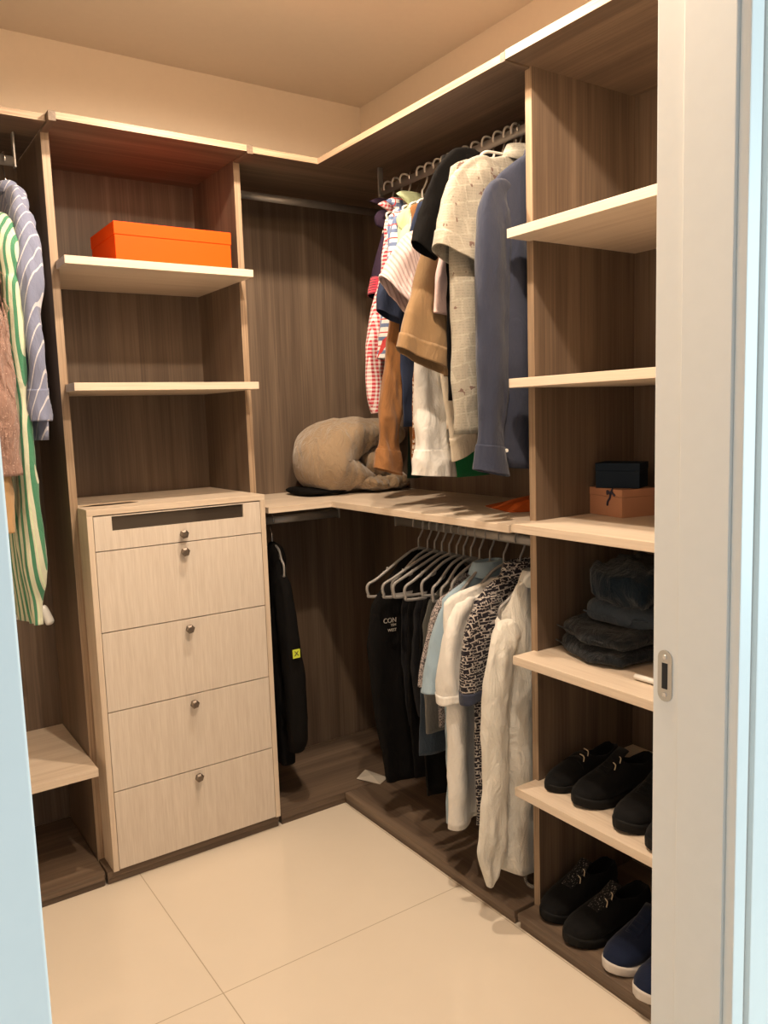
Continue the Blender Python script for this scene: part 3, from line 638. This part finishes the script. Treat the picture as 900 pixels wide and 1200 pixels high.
garment('t_shirt', 'speckled grey t-shirt whose sleeve end peeks below the light blue sleeve', 't-shirt', lo_(-.612), 0, F['speck'],
    shirt(0, .98, .90, .50, -.0, .36, .014, low=True), [([(.04, .88, .045, .014), (.0, .80, .045, .016), (-.025, .72, .045, .018), (-.035, .645, .045, .018)], dict(y=-.004))], seed=35, fold=.005)
garment('jeans', 'faded grey jeans folded over a hanger, below the light blue sleeve', 'trousers', lo_(-.570), 0, F['washed'],
    [(.865, .06, .30, .008), (.80, .0, .34, .010), (.60, -.025, .34, .012), (.47, -.025, .33, .012)], [], seed=36, fold=.004)
garment('jeans', 'dark blue jeans hanging left of the faded grey jeans', 'trousers', lo_(-.533), 0, F['denim'],
    [(.87, .08, .30, .008), (.78, .03, .34, .010), (.60, -.015, .34, .012), (.38, -.02, .33, .012)], [], seed=37, fold=.004)
garment('t_shirt', 'olive grey top hanging below the curved grey hanger end', 't-shirt', lo_(-.497), 0, F['greyt'],
    [(.93, .12, .24, .008), (.88, .06, .30, .010), (.80, .035, .34, .012), (.52, .03, .33, .012)], [], seed=38, fold=.005)
for y, zh, xl, lab, c_, sd in ((-.458, .19, .035, 'long black trousers reaching almost to the plinth, left of the olive grey top', 'black', 39), (-.418, .46, .035, 'charcoal vest on a grey hanger, between two pairs of black trousers', 'coal', 40), (-.378, .22, .045, 'long black trousers directly right of the charcoal trousers', 'black', 41), (-.338, .40, .052, 'charcoal trousers folded double, right of the long black coat', 'coal', 42)):
    garment('trousers' if 'trousers' in lab[:26] else 'vest_top', lab, 'trousers' if 'trousers' in lab[:26] else 'top', lo_(y), 0, F[c_],
        [(1.0, .13, .22, .006), (.96, .11, .25, .008), (.90, .08, .30, .009), (.83, xl+.01, .33, .010), (.5 if zh < .4 else .62, xl, .33, .011), (zh, xl+.025, .32, .012)], [], seed=sd, fold=.004)
coat = garment('long_coat', 'long black coat with white lettering on the chest, furthest left on the lower right rail', 'coat', lo_(-.285), 0, F['black'],
    [(1.01, .13, .22, .012), (.985, .10, .26, .014), (.90, .02, .33, .016), (.84, -.035, .35, .018), (.70, -.055, .35, .020), (.42, -.035, .35, .022), (.18, .010, .34, .022)], [], seed=44, fold=.006, hemslant=-.01, wr=.004)
letter = G('white_print', .6); letter.col((.42, .39, .35))
for txt, sz, dx, z_ in (('CON', .024, .0, .785), ('TEM', .012, .014, .767), ('WEST', .014, .008, .750)):
    bm = text_bm(txt, sz); bmesh.ops.transform(bm, matrix=Matrix.Translation((.022+dx-LX, -.0315, z_-LZ)) @ Matrix.Rotation(R(3), 4, 'Y') @ Matrix.Rotation(R(90), 4, 'X'), verts=bm.verts)
    obj('lettering', bm, letter.m, coat, label='white printed letters ' + txt)
# hangers of the lower rail
lh = [(-.885, 'off-white linen shirt', 0), (-.808, 'maze print shirt', 0), (-.735, 'white t-shirt', 0), (-.662, 'light blue shirt', 1), (-.612, 'speckled grey t-shirt', 1), (-.570, 'faded grey jeans', 1), (-.533, 'dark blue jeans', 1), (-.497, 'olive grey top', 1), (-.458, 'long black trousers by the olive top', 1), (-.418, 'charcoal vest', 1), (-.378, 'long black trousers left of the charcoal vest', 1), (-.338, 'folded charcoal trousers', 1), (-.285, 'long black coat with white lettering', 1)]
LWID = {-.285: .205, -.338: .16, -.378: .205, -.418: .20, -.458: .175, -.497: .135, -.533: .13, -.570: .12, -.612: .12, -.662: .15}
rnd = random.Random(5)
for y, what, big in lh:
    wd = LWID.get(y, .155)
    make_hanger('grey hanger on the lower rail carrying the ' + what, (LX, y - (.010 if big else 0), LZ), R(rnd.uniform(-9, 4) if big else 0), M_HANG, M_HANG, 'hangers on the lower right rail', w_=wd, drop=.085+.3*(wd-.155)+rnd.uniform(-.012, .016), zn=-.085, r=.0052)
# black jacket on the back lower rail (hangs square to the wall)
jk = garment('hooded_jacket', 'black jacket with small yellow-green square label, alone beside the drawer chest', 'jacket', (-.188, .14, 1.115), R(90), F['black'],
    [(.995, .09, .20, .020), (.95, .075, .26, .026), (.86, .055, .34, .034), (.70, .03, .37, .038), (.50, .01, .37, .040), (.34, .0, .36, .042)], [([(.085, .88, .038, .026), (.055, .78, .042, .032), (.025, .60, .042, .036), (.010, .45, .042, .036), (.010, .33, .040, .034), (.03, .27, .034, .028)], dict(y=0)), ([(.13, .80, .04, .02), (.11, .55, .042, .03), (.10, .34, .040, .032), (.10, .19, .036, .026)], dict(y=.006))], seed=51, fold=.008, wr=.008)
obj('hood', loft(limb_mesh([(.01, -.085, .012, .010), (-.012, -.12, .036, .024), (-.018, -.16, .040, .028), (-.01, -.20, .03, .022)], 3, 0, wr=.01), cap0=True, cap1=True), F['black'], jk, smooth=True)
bm = box(-.0145, .0145, -.0012, .0012, -.016, .016)
yl = G('yellow_green_label', .6); yl.col((.62, .72, .06)); M_YL = yl.m
Ml = Matrix.Translation((-.205-.17+.04, 0, 0))
# label faces the room (-Y): local -X
lm = Matrix.Translation((-.128-.165+.0, -.0, -.475))
def room_face(bm, dx, dy, dz):   # flat in XZ -> facing local -X
    bmesh.ops.transform(bm, matrix=Matrix.Translation((dx, dy, dz)) @ Matrix.Rotation(R(-90), 4, 'Z'), verts=bm.verts); return bm
lb = obj('label_patch', room_face(bm, -.1720, .010, -.470), M_YL, jk, label='yellow-green square label with dark cross')
bm = text_bm('X', .026, .0006); bmesh.ops.transform(bm, matrix=Matrix.Rotation(R(90), 4, 'X'), verts=bm.verts)
obj('cross_mark', room_face(bm, -.1738, .010, -.470), M_DARKHOLE, lb)
make_hanger('thin wire hanger holding the black jacket beside the drawer chest', (-.188, .14, 1.115), R(90), M_HANG, M_WIRE, None, w_=.085, drop=.075)

# left compartment
garment('dress_shirt', 'blue pinstriped shirt at far left, nearest the shelf tower', 'shirt', (-1.005, .16, 2.29), R(90), F['bstripe'],
    [(2.19, .10, .22, .018), (2.16, .07, .26, .022), (2.10, -.02, .34, .028), (1.60, -.03, .36, .030), (1.45, -.03, .36, .030)], [([(.02, 2.13, .05, .022), (-.04, 2.02, .05, .030), (-.07, 1.90, .05, .036), (-.07, 1.80, .048, .030), (-.075, 1.68, .042, .026), (-.06, 1.60, .045, .028), (-.06, 1.505, .052, .032)], dict(y=.004, cl=.09))], cuff=True, collar=True, seed=61, fold=.012, slwr=.014)
garment('long_dress', 'long green and cream striped satin dress with knotted shoulder, at far left', 'dress', (-1.062, .16, 2.29), R(90), F['gstripe'],
    [(2.12, .08, .24, .020), (2.05, -.02, .30, .032), (1.94, -.05, .33, .030), (1.90, -.06, .33, .022), (1.60, -.06, .34, .030), (1.40, -.05, .34, .034), (1.13, -.03, .32, .045), (1.02, -.01, .28, .036), (.90, .01, .2, .020)], [([(-.02, 2.06, .03, .03), (-.06, 1.98, .045, .036), (-.07, 1.91, .030, .026), (-.08, 1.86, .034, .022), (-.075, 1.70, .034, .022), (-.07, 1.58, .026, .018), (-.075, 1.45, .028, .022), (-.07, 1.25, .034, .030), (-.06, 1.08, .036, .034), (-.05, .98, .022, .02), (-.05, .91, .016, .012)], dict(y=-.006))], seed=62, fold=.010, slwr=.008, wr=.004)
sq = garment('sequin_top', 'dusty rose sequin fringed top at far left, in front of the striped dress', 'top', (-1.140, .16, 2.29), R(90), F['sequin'],
    [(2.10, .06, .26, .022), (2.00, -.04, .34, .028), (1.70, -.09, .36, .034), (1.33, -.09, .36, .038)], [([(-.03, 1.98, .05, .03), (-.10, 1.80, .06, .046), (-.12, 1.55, .06, .050), (-.11, 1.36, .055, .048)], dict(y=0))], seed=63, fold=.012, wr=.02, slwr=.02)
obj('satin_lining', loft(limb_mesh(sub_x([(-.10, 1.40, .05, .040), (-.105, 1.30, .045, .036), (-.10, 1.20, .048, .036)], .16, 2.29), 9, .005, wr=.01)), F['tan'], sq, smooth=True, solid=.002, label='tan satin lower edge')
# fringe strands on the sequin sleeve
bm = bmesh.new(); rnd = random.Random(8)
for k in range(150):
    a = rnd.uniform(-2.2, 2.2); z = rnd.uniform(1.42, 1.98); L_ = rnd.uniform(.05, .11)
    px = -.12 - .055*math.cos(a) - .16 + (.05 if z > 1.85 else 0); py = .052*math.sin(a)
    pts = [(px, py, z-2.29), (px-.010, py+rnd.uniform(-.01, .01), z-2.29-L_*.5), (px-.006, py+rnd.uniform(-.02, .02), z-2.29-L_)]
    tube(pts, [.0016, .0013, .0006], 3, bm)
tag(obj('fringe', bm, F['sequin'], sq), kind='stuff')
for x, lab in ((-1.005, 'blue pinstriped shirt'), (-1.062, 'green striped satin dress'), (-1.140, 'sequin top')):
    make_hanger('thin hanger with wire hook carrying the ' + lab, (x, .16, 2.29), R(90), M_HANGW, M_WIRE, 'hangers on the left rail', w_=.15, drop=.08)

# ---------------------------------------------------------------- things on shelves
def rbox(name, label, cat, cx, cy, z, w_, d_, h_, rz, mat, lid=.0, lidh=.03, group=None):
    t = thing(name, label, cat, (cx, cy, z), rz, group)
    o = obj('box_base', box(-w_/2+lid, w_/2-lid, -d_/2+lid, d_/2-lid, 0, h_-lidh), mat, t, bevel=.0008)
    obj('lid', box(-w_/2, w_/2, -d_/2, d_/2, h_-lidh+.0005, h_), mat, t, bevel=.0012)
    return t
M_OR = plain('orange_board', (.88, .080, .001), .6, 0, .15); M_TANB = plain('tan_board', (.46, .225, .13), .6); M_NVB = plain('navy_board', (.004, .012, .026), .6, 0, .15)
rbox('shoe_box', 'flat bright orange gift box with lid on the upper shelf of the drawer tower', 'box', -.530, .175, 1.9925, .392, .27, .126, 0, M_OR, .0022, .040)
tb = rbox('gift_box', 'tan cardboard gift box with navy ribbon, under the navy box', 'box', .335, -1.050, 1.1865, .115, .150, .078, R(-12), M_TANB, .0015, .022)
rib = plain('navy_ribbon', (.02, .02, .05), .6)
obj('ribbon', tube(smoothpath([(-.0575, -.035, .080), (-.060, -.030, .066), (-.059, -.024, .052), (-.060, -.016, .042), (-.058, -.012, .030)], 4), [.003]*16+[.002], 6), rib, tb, smooth=True)
obj('ribbon_bow', tube(smoothpath([(-.059, -.046, .060), (-.064, -.036, .070), (-.060, -.028, .064), (-.064, -.020, .072), (-.059, -.014, .062)], 4), .0032, 6), rib, tb, smooth=True)
rbox('gift_box', 'small dark navy box sitting on top of the tan box', 'box', .340, -1.048, 1.265, .095, .125, .070, R(24), M_NVB, .001, .022)

def folded(name, label, cat, cx, cy, z, w_, d_, h_, rz, mat, layers=2, seed=0, dome=0.0, group=None):
    t = thing(name, label, cat, (cx, cy, z), rz, group)
    for l in range(layers):
        hh = h_/layers; rings = []; n = 40; m_ = 14; rnd = random.Random(seed+l); ox, oy = rnd.uniform(-.008, .008), rnd.uniform(-.008, .008)
        for i in range(m_+1):
            ph = -PI/2 + PI*i/m_; rr = max(.001, abs(math.cos(ph)))**(.34 if not dome else .5); zz = hh/2 + hh/2*sg(math.sin(ph), .8)
            ring = []
            for k in range(n):
                a = 2*PI*k/n; x = ox + w_/2*rr*sg(math.cos(a), .6 if not dome else .75); y = oy + d_/2*rr*sg(math.sin(a), .6 if not dome else .75)
                q = Vector((x*13+seed+l*5, y*13, zz*10)); f = noise.noise(q) + .6*noise.noise(q*2.6)
                amp = .016 + dome*.012; f += .5*(.5-2*abs(noise.noise(q*1.7+Vector((3, 1, 7)))))
                ring.append(Vector((x + amp*f*.8, y + amp*f*.8, max(.0005 if l == 0 else -.004, zz + (amp*f*.9 if zz > hh*.3 else 0))) ) + Vector((0, 0, l*hh*.93)))
            rings.append(ring)
        o = obj('fold', loft(rings, None, True, True), mat, t, smooth=True)
        if not dome and l < layers:
            pts = [(ox - w_/2*.98, oy - d_/2*.8, l*hh*.93 + hh*.55), (ox - w_/2*1.0, oy, l*hh*.93 + hh*.5), (ox - w_/2*.98, oy + d_/2*.8, l*hh*.93 + hh*.6)]
            obj('seam', tube(smoothpath(pts, 4), .0022, 6), mat, o, smooth=True)
    return t
folded('folded_jeans', 'inky dark folded jeans at the bottom of the pile on the fourth shelf', 'folded clothes', .235, -1.125, .8155, .26, .27, .095, R(-12), F['inky'], 2, 3)
folded('folded_jeans', 'washed black jeans folded in the middle of the pile, below the knit', 'folded clothes', .275, -1.150, .905, .23, .24, .060, R(8), F['denim'], 1, 7)
folded('folded_sweater', 'midnight blue knit bundled on top of the folded jeans', 'folded clothes', .285, -1.165, .955, .26, .25, .115, R(5), F['teal'], 1, 12, dome=1)
t = thing('white_tag', 'small rolled white tag beside the folded jeans near the door jamb', 'tag', (.085, -1.300, .824))
obj('roll', tube([(.0, .0, 0), (.0, -.03, .001), (0, -.06, .001)], .007, 14), M_TRIM, t, smooth=True)

# plush pillow and pouch on the corner worktop
pp = thing('plush_pillow', 'beige plush travel pillow curled up on the corner worktop', 'pillow', (.2, .25, 1.18))
def closed_limb(st, seed, y0, wr, fr=10): return loft(limb_mesh(st, seed, y0, wr=wr, squash=1.0, fr=fr), cap0=True, cap1=True)
obj('cushion', closed_limb([(.26, .225, .045, .085), (.17, .240, .060, .115), (.05, .225, .085, .135), (-.055, .185, .118, .145), (-.085, .135, .120, .145), (-.045, .100, .108, .135), (.03, .078, .068, .12), (.12, .060, .040, .10), (.22, .042, .030, .09)], 4, 0, .016, 7), F['plush'], pp, smooth=True, sub=1)
obj('rolled_end', closed_limb([(.055, .13, .012, .03), (.065, .13, .045, .085), (.10, .125, .064, .10), (.15, .12, .062, .10), (.20, .115, .045, .08), (.22, .11, .01, .02)], 6, -.03, .014, 12), F['plush'], pp, smooth=True, sub=1)
obj('loose_flap', closed_limb([(.02, .055, .012, .06), (.06, .045, .030, .095), (.13, .040, .034, .10), (.19, .048, .034, .09), (.25, .036, .030, .07), (.275, .034, .008, .03)], 8, -.05, .018, 14), F['plush'], pp, smooth=True, sub=1)
pc = thing('fabric_pouch', 'flat black fabric pouch tucked under the plush pillow', 'pouch', (.06, .30, 1.1805))
obj('pouch', closed_limb([(-.06, .018, .008, .06), (-.04, .018, .016, .11), (.03, .018, .0165, .13), (.12, .018, .016, .11), (.15, .016, .006, .05)], 2, 0, .003), F['black'], pc, smooth=True)

# orange leather folder and black strap at the right end of the worktop
of = thing('leather_envelope', 'folded orange leather envelope at the right end of the corner worktop', 'envelope', (.29, -.70, 1.1805), R(-28))
M_LEA = fabric('burnt_orange_leather', (.52, .10, .018), (.40, .07, .012), rough=.45, wr=.2, sheen=0)
bm = bmesh.new(); P_ = [(-.10, .10, .001), (.08, .13, .001), (.10, -.10, .001), (-.07, -.09, .001), (-.02, .12, .012), (.03, -.09, .045), (.10, .0, .055), (-.09, .0, .004)]
v = [bm.verts.new(p) for p in P_]
for f in ((7, 0, 4), (7, 4, 6), (7, 6, 5), (7, 5, 3), (4, 1, 6), (6, 2, 5), (0, 7, 3), (5, 2, 3)): bm.faces.new([v[i] for i in f])
obj('sheet', bm, M_LEA, of, solid=.003)
bs = thing('coiled_strap', 'coiled black strap behind the orange envelope, next to the shelf tower', 'strap', (.36, -.84, 1.1805))
obj('strap', tube(smoothpath([(.05*math.cos(a)*(1-a*.02), .055*math.sin(a), .012 + a*.0062) for a in [k*.6 for k in range(28)]], 2), .011, 8), F['black'], bs, smooth=True)
# paper scrap on the drawer top
pt = thing('paper_slip', 'creased beige paper slip lying on the drawer chest top', 'paper', (-.79, .12, 1.2305))
bm = bmesh.new(); a = [bm.verts.new(p) for p in ((-.09, -.02, .001), (-.02, -.045, .008), (.0, .01, .002), (-.08, .02, .001), (.10, -.02, .004), (.09, .03, .001))]
bm.faces.new((a[0], a[1], a[2], a[3])); bm.faces.new((a[1], a[4], a[5], a[2]))
obj('sheet', bm, plain('kraft_paper', (.55, .42, .28), .8), pt, solid=.0012)
# white paper on the plinth
pw = thing('paper_tag', 'crumpled white paper tag on the plinth beside the long black coat', 'paper', (.145, .03, .0455), R(20))
bm = bmesh.new(); a = [bm.verts.new(p) for p in ((-.035, .05, .004), (.03, .055, .016), (.04, -.05, .004), (-.02, -.055, .001), (.0, .0, .018))]
for f in ((0, 1, 4), (1, 2, 4), (2, 3, 4), (3, 0, 4)): bm.faces.new([a[i] for i in f])
obj('sheet', bm, plain('white_paper', (.6, .55, .47), .7), pw, solid=.001)
# clear plastic loop by the tower foot
cl = G('clear_plastic', .12, .5); cl.b.inputs['Transmission Weight'].default_value = .75; cl.col((.8, .78, .74))
hp = thing('clothes_hanger', 'clear plastic hanger lying on the plinth at the foot of the shelf tower', 'hanger', (.17, -.86, .062), 0)
obj('frame', tube(smoothpath([(.14, .02, .06), (.06, .03, .02), (-.02, .02, -.008), (-.055, -.02, -.006), (-.05, -.055, .0), (0, -.062, .012), (.10, -.06, .05)], 5), .006, 8), cl.m, hp, smooth=True)

# ---------------------------------------------------------------- shoes
def shoe(name, label, cat, pos, rz, up, sole, lace=None, kind='sneaker', group=None, L=.285, W=.098, knit=None):
    t = thing(name, label, cat, pos, rz, group)
    def prof(s):   # s 0 toe .. 1 heel
        w_ = W/2*(lerp_st([(0, .10), (.03, .45), (.08, .70), (.18, .93), (.30, 1.0), (.45, .92), (.60, .78), (.80, .74), (.93, .62), (.98, .42), (1, .12)], s)[0])
        if kind == 'sneaker': h = lerp_st([(0, .030), (.05, .048), (.15, .060), (.30, .078), (.45, .102), (.55, .112), (.75, .094), (.92, .102), (.97, .098), (1, .07)], s)[0]
        else: h = lerp_st([(0, .024), (.05, .036), (.18, .046), (.32, .062), (.46, .080), (.55, .082), (.75, .068), (.92, .080), (.97, .078), (1, .05)], s)[0]
        dip = lerp_st([(0, 0), (.50, 0), (.56, .03), (.62, .045), (.90, .045), (.95, .02), (1, 0)], s)[0]
        cy = lerp_st([(0, .012), (.3, .004), (.6, -.003), (1, 0)], s)[0]
        return w_, h, dip, cy
    rings = []; n = 32; N = 36
    sh = .026 if kind == 'sneaker' else .020
    for i in range(N+1):
        s = .5-.5*math.cos(PI*i/N); w_, h, dip, cy = prof(s); r = []
        for k in range(n):
            a = -PI/2 + 2*PI*k/n; c, q = math.cos(a), math.sin(a)
            y = w_*sg(c, .72 if q < 0 else .85)*(1.0 if q < 0 else 1-.22*q*min(1, s*3)); z = sh*.6 + (h-sh*.6)*(.5+.5*sg(q, .8))
            if q > .25: z -= dip*math.exp(-(y/(w_*.48+1e-4))**4)
            z += .0012*noise.noise(Vector((s*14, y*60, z*60)))
            r.append(Vector((-L/2 + L*s, cy + y, z)))
        rings.append(r)
    u_ = obj('upper', loft(rings, None, True, True), up, t, smooth=True)
    r2 = []
    for z, k_ in ((0, .97), (.004, 1.03), (sh*.75, 1.06), (sh, 1.02)):
        pts = []
        for sgn in (1, -1):
            rr = range(N+1) if sgn == 1 else range(N, -1, -1)
            for i in rr:
                s = .5-.5*math.cos(PI*i/N); w_, h, dip, cy = prof(s)
                pts.append(Vector(((-L/2 + L*s)*1.012*(.985 + .015*k_), cy + sgn*w_*k_, z + (.010*max(0, .14-s)/.14 if kind == 'sneaker' else .004*max(0, .1-s)/.1) )))
        r2.append(pts)
    obj('sole', loft(r2, None, True, True), sole, t, smooth=True, label='white foam sole' if sole is M_SOLEW else None)
    if kind == 'sneaker':
        tg = [[Vector((-L/2 + L*s, cy + .020*math.cos(a), h_ + .004*math.sin(a))) for a in [2*PI*k/12 for k in range(12)]] for s, h_, cy in ((.30, .077, .004), (.42, .099, .001), (.52, .116, 0), (.58, .126, 0))]
        obj('tongue', loft(tg, None, True, True), knit or up, t, smooth=True)
        for j in range(5):
            s = .31 + .048*j; w_, h, dip, cy = prof(s); x = -L/2 + L*s
            pts = [(x+.004, cy - .026, h-.010), (x, cy-.012, h+.003), (x-.002, cy, h+.005), (x, cy+.012, h+.003), (x+.004, cy+.026, h-.010)]
            obj('lace', tube(smoothpath(pts, 3), .0021, 6), knit or up, u_, smooth=True)
    else:
        w_, h, dip, cy = prof(.40)
        obj('strap', loft([[Vector((-L/2 + L*.38 + dx, cy + (w_*.93+.001)*math.cos(a), sh*.8 + (h-sh*.8+.001)*max(0, math.sin(a))**.75)) for a in [PI*k/16 for k in range(17)]] for dx in (-.014, .012)], closed=False), up, t, smooth=True, solid=.002)
    if lace:
        for dx, dy in ((0, -.010), (.024, -.004)):
            s = .40 + dx/L; w_, h, dip, cy = prof(s); x = -L/2 + L*.40 + dx
            pts = [(x-.010, cy+dy-.018, h-.002), (x, cy+dy-.012, h+.006), (x+.004, cy+dy-.002, h+.008), (x+.012, cy+dy+.012, h+.004)]
            obj('lace_end', tube(smoothpath(pts, 4), .0016, 6), lace, t, smooth=True, label='pale cream lace end')
    return t
M_SOLEW = plain('white_foam_sole', (.62, .58, .54), .55); M_SOLEB = plain('black_rubber_sole', (.006, .006, .006), .7, 0, .2)
UB = fabric('black_suede', (.005, .005, .0055), (.009, .009, .009), wr=.15, sheen=.05); UN = fabric('navy_knit_upper', (.008, .014, .038), (.006, .010, .028), wr=.15)
UK = fabric('black_speckled_knit', (1,1,1), wr=.15, sheen=.05, pat=lambda g: g.mix(g.math('GREATER_THAN', g.noise(g.mp((160, 420, 200), rot=(0, 0, .5)), 1, 2), .64), (.012, .012, .013), (.32, .29, .26)))
M_LC = plain('cream_lace', (.62, .52, .36), .7)
gl = 'loafers on the fifth shelf'; gs = 'sneakers on the plinth'
shoe('loafer', 'black slip-on shoe furthest left on the shoe shelf', 'shoe', (.190, -1.040, .4316), R(4), UB, M_SOLEB, M_LC, 'loafer', gl)
shoe('loafer', 'black slip-on shoe second from left on the shoe shelf, pale lace end on top', 'shoe', (.182, -1.165, .4316), R(-4), UB, M_SOLEB, M_LC, 'sneaker', gl, W=.104, L=.29)
shoe('loafer', 'black shoe third from left on the shoe shelf, toe over the front edge', 'shoe', (.165, -1.305, .4316), R(3), UB, M_SOLEB, None, 'sneaker', gl, W=.104)
shoe('loafer', 'black shoe at the right end of the shoe shelf, mostly behind the door jamb', 'shoe', (.150, -1.425, .4316), R(-3), UB, M_SOLEB, None, 'sneaker', gl, W=.100)
shoe('sneaker', 'black knit sneaker furthest left on the plinth, speckled laces', 'shoe', (.180, -1.035, .0455), R(4), UB, M_SOLEB, M_LC, 'sneaker', gs, W=.108, L=.30, knit=UK)
shoe('sneaker', 'black knit sneaker second from left on the plinth, speckled laces and cream lace end', 'shoe', (.155, -1.160, .0455), R(-3), UB, M_SOLEB, M_LC, 'sneaker', gs, W=.110, L=.30, knit=UK)
shoe('sneaker', 'navy sneaker with white sole beside the black pair on the plinth', 'shoe', (.150, -1.288, .0455), R(2), UN, M_SOLEW, None, 'sneaker', gs, W=.104, L=.29)
shoe('sneaker', 'navy sneaker with white sole at the right end, cut off by the door jamb', 'shoe', (.130, -1.408, .0455), R(-2), UN, M_SOLEW, None, 'sneaker', gs, W=.104, L=.29)
